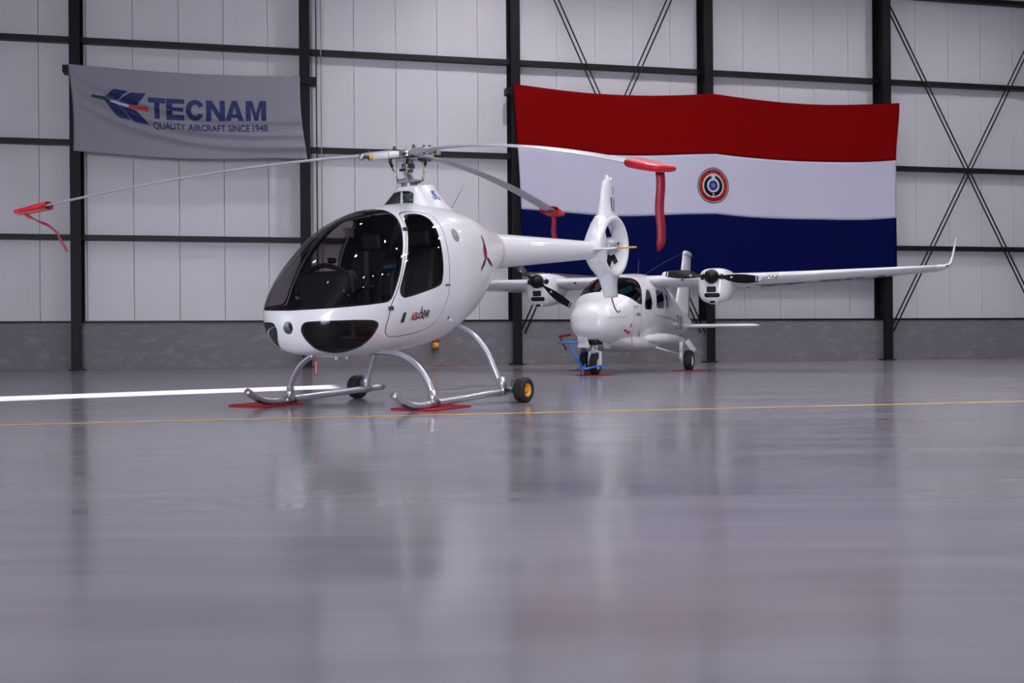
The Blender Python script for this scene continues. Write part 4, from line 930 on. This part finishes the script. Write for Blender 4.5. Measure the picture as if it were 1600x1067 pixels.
# wing
def wing_half(sd):
    def A(y, le, te, z, th, tilt=0.): return airfoil((le, y * sd, z), (te, y * sd, z - th * (.35 if y < 1 else .75)), (0, -tilt * sd, 1), th)
    R = [A(.0, -2.05, -3.45, 1.655, .20), A(.60, -2.05, -3.45, 1.655, .20), A(2.4, -2.07, -3.45, 1.672, .18), A(3.2, -2.10, -3.40, 1.692, .15), A(4.4, -2.28, -3.20, 1.735, .105), A(5.25, -2.42, -3.05, 1.768, .075)]
    return mk('wing', *fix(ring_loft(R)), WHITE2, plane)
wl = {}
for sd in (1, -1):
    w = wing_half(sd); wl[sd] = w
    R = [airfoil((-2.42, 5.25 * sd, 1.768), (-3.05, 5.25 * sd, 1.712), (0, 0, 1), .075), airfoil((-2.50, 5.40 * sd, 1.778), (-3.08, 5.40 * sd, 1.75), (0, -.2 * sd, 1), .07), airfoil((-2.62, 5.48 * sd, 1.83), (-3.12, 5.48 * sd, 1.82), (0, -1 * sd, .6), .05), airfoil((-2.80, 5.52 * sd, 1.97), (-3.18, 5.52 * sd, 1.97), (0, -1 * sd, .15), .04), airfoil((-3.02, 5.565 * sd, 2.20), (-3.25, 5.565 * sd, 2.20), (0, -1 * sd, .1), .028), airfoil((-3.14, 5.585 * sd, 2.31), (-3.26, 5.585 * sd, 2.31), (0, -1 * sd, .1), .012)]
    wg = mk('winglet', *fix(ring_loft(R)), WHITE2, w)
    mk('position_light', *cbox((-2.50, 5.42 * sd, 1.775), (.05, .03, .03), .008), BLACK, wg)
    wb = fix(ring_loft([airfoil((a, y * sd, z), (b, y * sd, z - t * (.35 if y < 1 else .75)), (0, 0, 1), t) for y, a, b, z, t in ((.6, -2.05, -3.45, 1.655, .20), (2.4, -2.07, -3.45, 1.672, .18), (3.2, -2.10, -3.40, 1.692, .15), (4.4, -2.28, -3.20, 1.735, .105), (5.25, -2.42, -3.05, 1.768, .075))]))
    wB = BVHTree.FromPolygons([tuple(map(float, v)) for v in wb[0]], wb[1])
    for y_ in (1.0,):
        decal('stall_port', poly_mesh([[(0, 0), (.05, 0), (.05, .025), (0, .025)]], .05), (3, y_ * sd, 1.63), (0, 1, 0), UZ, (-1, 0, 0), wB, BLACK, w)
    if sd > 0:
        decal('registration', box_text('ZP-BIU', 0, 2.25, 0, .55, bold=.04), (-3.16, 2.18, 1), (0, 1, 0), (1, 0, 0), (0, 0, 1), wB, GREYP, w, .006)
        decal('light_panel', poly_mesh([[(0, 0), (.26, 0), (.26, .115), (0, .115)]], .04), (3, 2.475, 1.600), (0, 1, 0), UZ, (-1, 0, 0), wB, mat('panel_grey', (.52, .52, .54), .3), w)
        for y_ in (2.535, 2.675):
            h = wB.ray_cast(Vector((3, y_, 1.655)), Vector((-1, 0, 0)), 9)[0]
            ld = mk('landing_light', *lathe([(0, .046), (.012, .044), (.012, .036), (-.008, .022), (-.012, 0)], (h.x + .012, y_, 1.655), (1, 0, 0), 20, False), CHROME, w)
            mk('bulb', *lathe([(-.01, .014), (.004, .012), (.01, 0)], (h.x, y_, 1.655), (1, 0, 0), 12, False), DSTEEL, ld)
    for y_ in (2.25, 2.0):
        mk('flap_hinge', *prism([(-3.25, 1.62), (-3.42, 1.62), (-3.38, 1.52), (-3.30, 1.54)], y_ * sd - .012, y_ * sd + .012, lambda a, b, c: (a, c, b)), GREYP, w, smooth=False)
# engine nacelles with propellers
PROP_A = {1: math.radians(-4), -1: math.radians(-34)}
for sd in (1, -1):
    yc = 1.607 * sd
    secs = []
    for x, hw, zt, zb, e in ((-1.775, .12, 1.74, 1.42, 2.2), (-1.785, .19, 1.78, 1.33, 2.6), (-1.82, .235, 1.80, 1.265, 3.0), (-1.90, .262, 1.815, 1.225, 3.2), (-2.05, .28, 1.83, 1.21, 3.2), (-2.35, .285, 1.84, 1.24, 3.0), (-2.65, .275, 1.84, 1.32, 2.8), (-2.95, .24, 1.83, 1.45, 2.6), (-3.3, .16, 1.79, 1.57, 2.4), (-3.6, .05, 1.74, 1.66, 2.2)):
        secs.append(((x, yc, (zt + zb) / 2), (0, hw, 0), (0, 0, (zt - zb) / 2), e))
    V, F = fix(sect_loft(secs, 40)); nac = mk('engine_nacelle', V, F, WHITE2, plane)
    nB = BVHTree.FromPolygons([tuple(map(float, v)) for v in V], F)
    def nd(name, poly, m, off=.004): return decal(name, poly_mesh([poly], .03), (2, yc, 0), (0, 1, 0), UZ, (-1, 0, 0), nB, m, nac, off)
    def rr(c0, c1, w, h, r, n=5):
        P = []
        for qx, qy, a0 in ((1, 1, 0), (-1, 1, 90), (-1, -1, 180), (1, -1, 270)):
            for k in range(n + 1):
                a = math.radians(a0 + 90 * k / n); P.append((c0 + qx * (w / 2 - r) + r * math.cos(a), c1 + qy * (h / 2 - r) + r * math.sin(a)))
        return P
    nd('intake', rr(-.015, 1.445, .165, .10, .018), BLACK); nd('intake', rr(-.005, 1.345, .27, .075, .036), BLACK)
    mk('exhaust_ring', *fix(sect_loft([((-1.80, yc, 1.225), (0, .07, 0), (0, 0, .035)), ((-1.90, yc, 1.23), (0, .075, 0), (0, 0, .042))], 24)), WHITE2, nac)
    mk('exhaust', *fix(sect_loft([((-1.797, yc, 1.225), (0, .055, 0), (0, 0, .024)), ((-1.81, yc, 1.225), (0, .055, 0), (0, 0, .024))], 24)), BLACK, nac)
    for q in (-1, 1): nd('cooling_hole', circle(.042, 14, (.165 * q, 1.66), .05), BLACK)
    pr = mk('propeller', *fix(lathe([(-.10, .118), (-.04, .128), (.03, .122), (.09, .095), (.13, .055), (.145, 0)], (-1.70, yc, 1.665), (1, 0, 0), 32, False)), BLACK, nac, label='black propeller with spinner')
    for k in range(2):
        a = PROP_A[sd] + math.pi * k; d = np.array([0, math.cos(a), math.sin(a)]); q = np.array([0, -d[2], d[1]]); hc = np.array([-1.70, yc, 1.665])
        rings = []
        for r, ch, tw, th in ((.10, .06, 60, .045), (.18, .075, 55, .035), (.30, .135, 38, .024), (.45, .17, 28, .018), (.60, .165, 24, .014), (.75, .125, 21, .010), (.80, .105, 20, .009)):
            t_ = math.radians(tw); v = -q * math.cos(t_) + np.array([1, 0, 0]) * math.sin(t_) * -1; n = np.cross(d, v)
            rings.append(airfoil(hc + d * r - v * ch * .4, hc + d * r + v * ch * .6, n, th))
        bl = mk('propeller_blade', *fix(ring_loft(rings)), BLACK, nac)
        v = -q * math.cos(.36) - np.array([1, 0, 0]) * math.sin(.36); n = np.cross(d, v)
        WT = mat('tip_white', (.75, .75, .77), .4)
        mk('blade_tip', *fix(ring_loft([airfoil(hc + d * r - v * ch * .4, hc + d * r + v * ch * .6, n, .0095) for r, ch in ((.80, .095), (.84, .075), (.862, .045), (.868, .02))])), WT, bl)
        mk('tip_band', *fix(ring_loft([airfoil(hc + d * r - v * ch * .41, hc + d * r + v * ch * .61, n, .012) for r, ch in ((.76, .108), (.778, .104))])), WT, bl)
        mk('blade_mark', [hc + d * .36 + np.array([.035, 0, 0]) + q * x + d * y for x, y in ((-.02, -.025), (.02, -.02), (0, .03))], [(0, 1, 2)], mat('mark_pale_green', (.45, .60, .50), .5), bl, smooth=False)
        mk('blade_root', *cyl(hc + d * .09, hc + d * .15, .038, n=16), BLACK, bl)
# tail surfaces
tf_ = [airfoil((le, 0, z), (te, 0, z), (0, 1, 0), th) for z, le, te, th in ((1.00, -5.75, -7.75, .12), (1.20, -5.95, -7.77, .12), (1.36, -6.15, -7.78, .11), (1.55, -6.38, -7.80, .11), (1.75, -6.56, -7.83, .10), (2.13, -6.86, -7.90, .09), (2.48, -7.06, -7.96, .08))]
fin2 = mk('fin', *fix(ring_loft(tf_)), WHITE2, plane)
mk('fin_cap', *fix(ring_loft([airfoil((le, 0, z), (te, 0, z), (0, 1, 0), th) for z, le, te, th in ((2.48, -7.05, -8.05, .10), (2.55, -7.12, -8.08, .10), (2.59, -7.25, -8.00, .06), (2.60, -7.40, -7.85, .02))])), WHITE2, fin2)
mk('rudder_seam', *join(*[bar((-7.35 + dx, sd * .052, 1.1), (-7.55 + dx, sd * .036, 2.45), .004, .012, 0) for sd in (1, -1) for dx in (0,)]), SEAMC, fin2, smooth=False)
mk('aerial_wire', *tube([(-7.05, 0, 2.52), (-5.0, 0, 2.16), (-3.4, 0, 1.83)], .003, 5), GREYP, fin2)
for sd in (1, -1):
    R = [airfoil((le, y * sd, .875), (te, y * sd, .875), (0, 0, 1), th) for y, le, te, th in ((.0, -7.0, -7.75, .10), (1.50, -7.02, -7.72, .085), (1.60, -7.06, -7.70, .06), (1.64, -7.15, -7.62, .02))]
    mk('tailplane', *fix(ring_loft(R)), WHITE2, plane)
# belly fairing, gear sponsons and undercarriage
mk('belly_fairing', *fix(sect_loft([((x, 0, z), (0, hw, 0), (0, 0, hh), 3.0) for x, z, hw, hh in ((-.30, .62, .30, .06), (-.55, .58, .42, .11), (-.9, .55, .50, .145), (-1.4, .53, .55, .155), (-2.0, .52, .57, .155), (-2.45, .52, .55, .15), (-2.62, .53, .50, .12), (-2.68, .55, .42, .07))], 40)), WHITE2, plane)
for sd in (1, -1):
    secs = [((x, y * sd, z), (0, hw, 0), (0, 0, hh), 2.4) for x, y, z, hw, hh in ((-1.30, .50, .60, .03, .03), (-1.50, .53, .60, .10, .07), (-1.85, .58, .60, .16, .095), (-2.25, .65, .60, .17, .095), (-2.6, .73, .59, .15, .075), (-2.85, .80, .575, .10, .05), (-2.98, .85, .56, .03, .02))]
    sp = mk('gear_sponson', *fix(sect_loft(secs, 32)), WHITE2, plane)
    lg_ = mk('main_gear_leg', *join(cyl((-2.70, .86 * sd, .58), (-2.70, .86 * sd, .34), .038), cyl((-2.70, .86 * sd, .36), (-2.72, .87 * sd, .14), .026)), WHITE2, plane)
    mk('torque_link', *join(bar((-2.66, .86 * sd, .34), (-2.60, .86 * sd, .25), .03, .02), bar((-2.60, .86 * sd, .25), (-2.68, .87 * sd, .18), .03, .02)), WHITE2, lg_)
    mk('drag_brace', *cyl((-1.55, .66 * sd, .44), (-2.66, .85 * sd, .30), .014), WHITE2, lg_)
    mk('gear_door', *bar((-2.85, .93 * sd, .56), (-2.92, 1.06 * sd, .36), .02, .10), WHITE2, lg_)
    mk('axle', *cyl((-2.74, .86 * sd, .185), (-2.745, 1.0 * sd, .185), .022), DSTEEL, lg_)
    wheel_parts(plane, (-2.745, .994 * sd, .192), (0, sd, 0), .19, .15, RUBBER, WHITE2, .10, 5)
ng = mk('nose_gear_leg', *join(cyl((-.08, 0, .62), (-.03, 0, .40), .035), cyl((-.03, 0, .42), (0, 0, .385), .045)), WHITE2, plane)
for sd in (1, -1): mk('fork', *join(bar((0, 0, .395), (0, .085 * sd, .385), .05, .025), bar((0, .09 * sd, .39), (0, .09 * sd, .17), .05, .014)), WHITE2, ng)
mk('torque_link', *join(bar((.04, 0, .50), (.12, 0, .42), .04, .02), bar((.12, 0, .42), (.05, 0, .36), .05, .02)), WHITE2, ng)
mk('taxi_light', *lathe([(0, .0), (.0, .03), (.05, .045), (.055, .04), (.03, .0)], (.03, -.17, .42), (1, 0, 0), 16, False), DSTEEL, ng)
wheel_parts(plane, (0, 0, .182), (0, 1, 0), .18, .13, RUBBER, WHITE2, .085, 5)
mk('gear_well', *cbox((-.10, .0, .56), (.50, .20, .12), .02), BLACK, plane)
for sd in (1, -1):
    y0 = -.15 if sd < 0 else .12
    V = [(.22, y0 - .075, .655), (.22, y0 + .075, .655), (.20, y0 + (.13 if sd < 0 else .05), .458), (.20, y0 - .073, .458)] if sd < 0 else [(-.05, .10, .60), (-.45, .10, .57), (-.42, .14, .43), (-.08, .14, .43)]
    gd = mk('nose_gear_door', V, [(0, 1, 2, 3)], WHITE2, plane, smooth=False); thick(gd, .012)
    if sd < 0:
        for i, t in enumerate(('WARNING', 'DO NOT PUSH', 'TOW LIMIT')):
            v2, f2 = box_text(t, -.215, -.095, .605 - i * .037, .628 - i * .037); mk('placard', [(.226 , y, z) for y, z in v2], f2, REDP, gd, smooth=False)
mk('belly_aerial', *prism([(-1.7, .44), (-1.82, .44), (-1.80, .33), (-1.76, .33)], .10, .11, lambda a, b, c: (a, c, b)), WHITE2, plane, smooth=False)
mk('whip_aerial', *tube([(-2.93, 0, 1.80), (-2.99, 0, 2.10)], [.006, .003], 6), GREYP, plane)
mk('roof_beacon', *cbox((-3.0, -.9, 1.83), (.06, .06, .05), .01), BLACK, plane)
# pitot covers with hanging ribbons
for y0, z0, x0, lab in ((.43, .72, -.20, 'red pitot cover with a hanging cord on the aeroplane side nearest the viewer'), (-.42, .66, -.05, 'red pitot cover left of the aeroplane nose above the blue tow bar')):
    sg = 1 if y0 > 0 else -1; b = AW((x0, y0, z0)); e = empty('pitot_cover', tuple(b), lab, 'cover', 'red pitot covers')
    A3 = AM.to_3x3(); RL = lambda V: [tuple(A3 @ Vector(tuple(map(float, v)))) for v in V]
    V, F = tube(spline([(-.03, .02 * sg, .01), (.02, .07 * sg, .0), (.14, .12 * sg, -.01), (.20, .13 * sg, -.03)], 5), [.022] * 16, 10); mk('sock', RL(V), F, REDRIB, e)
    if sg > 0: V, F = tube(spline([(.08, .14, -.03), (.08, .16, -.12), (.07, .17, -.22), (.05, .20, -.28)], 5), .006, 6)
    else: V, F = ribbon([np.array([.16, -.13, -.02]), np.array([.18, -.11, -.10]), np.array([.20, -.06, -.17]), np.array([.20, -.02, -.24])], (0, 1, .3), .035)
    o = mk('ribbon', RL(V), F, REDRIB if sg < 0 else mat('faded_cord', (.45, .16, .15), .6), e)
    if sg < 0: thick(o, .003)
# blue tow bar hooked on the nose wheel
e = empty('tow_bar', AM, 'blue steel tow bar hooked to the aeroplane nose wheel', 'tow bar')
mk('handle', *cyl((.52, -.455, .54), (.52, -.12, .54), .017), TOWBLUE, e); mk('shaft', *cyl((.52, -.285, .54), (.42, -.075, .115), .018), TOWBLUE, e)
mk('fork_arm', *bar((.42, -.08, .115), (.02, .20, .175), .03, .03), TOWBLUE, e); mk('fork_arm', *bar((.42, -.08, .115), (.02, -.16, .175), .03, .03), TOWBLUE, e)
mk('cross_plate', *bar((.40, -.16, .12), (.36, .02, .125), .05, .03), TOWBLUE, e); mk('pin', *cyl((.42, -.085, .02), (.42, -.085, .16), .016), mat('grey_caster', (.2, .2, .22), .5), e)
mk('bolt', *cyl((.43, -.17, .13), (.43, -.20, .13), .014), STEEL, e)
# red mats under the aeroplane wheels
def amat(x, y, lab):
    q = [AW((x + a, y + b, 0))[:2] for a, b in ((.25, .26), (.25, -.26), (-.25, -.26), (-.25, .26))]; floor_mat_obj(q, lab, 'red floor mats', .008)
amat(0, 0, "red mat under the aeroplane's nose wheel"); amat(-2.745, .994, "red mat under the aeroplane's main wheel at the right"); amat(-2.745, -.994, "red mat under the aeroplane's main wheel behind the tow bar")
# small items at the foot of the back wall
sF = 8.02
e = empty('fire_extinguisher', W(sF, -.2, .40), 'small fire extinguisher on the dado seen under the helicopter belly', 'extinguisher')
ei = Matrix.Translation(W(sF, -.2, .40)).inverted(); EL = lambda vf: ([tuple(ei @ Vector(v)) for v in vf[0]], vf[1])
mk('cylinder', *EL(lathe([(0, 0), (0, .075), (.03, .085), (.33, .085), (.40, .045), (.44, .03), (.46, 0)], W(sF, -.15, .38), (0, 0, 1), 20, False)), mat('extinguisher_red', (.30, .02, .015), .35, coat=.3), e)
mk('label_band', *EL(lathe([(.05, .0865), (.05, .088), (.17, .088), (.17, .0865)], W(sF, -.15, .38), (0, 0, 1), 20)), mat('label_yellow', (.60, .42, .06), .5), e)
mk('valve', *EL(cbox(W(sF, -.15, .86), (.09, .05, .06), .01)), BLACK, e); mk('wall_bracket', *EL(fix(slab(sF - .03, sF + .03, -.26, -.20, .45, .75))), mat('bracket_red', (.25, .02, .015), .5), e)
e = empty('floor_marking', W(sF + .15, .1, 0), 'red and yellow painted strip on the floor by the back wall', 'marking')
ei = Matrix.Translation(W(sF + .15, .1, 0)).inverted()
for a, b, m in ((-.30, -.14, YELLOW), (-.14, .45, REDP), (.45, .70, YELLOW)):
    mk('painted_strip', *EL(fix(slab(sF + a, sF + b, -.05, .25, 0, .003))), m, e, smooth=False)
# teal tinted sun visor hanging behind the windscreen
V, F = cbox((0, 0, 0), (.012, .26, .12), .004, Matrix.Rotation(.35, 3, 'X') @ Matrix.Rotation(-.6, 3, 'Y'))
mk('sun_visor', [(x - .92, y + .28, z + 1.42) for x, y, z in V], F, mat('teal_visor', (.05, .30, .33), .25), plane, smooth=False, label='teal sun visor')
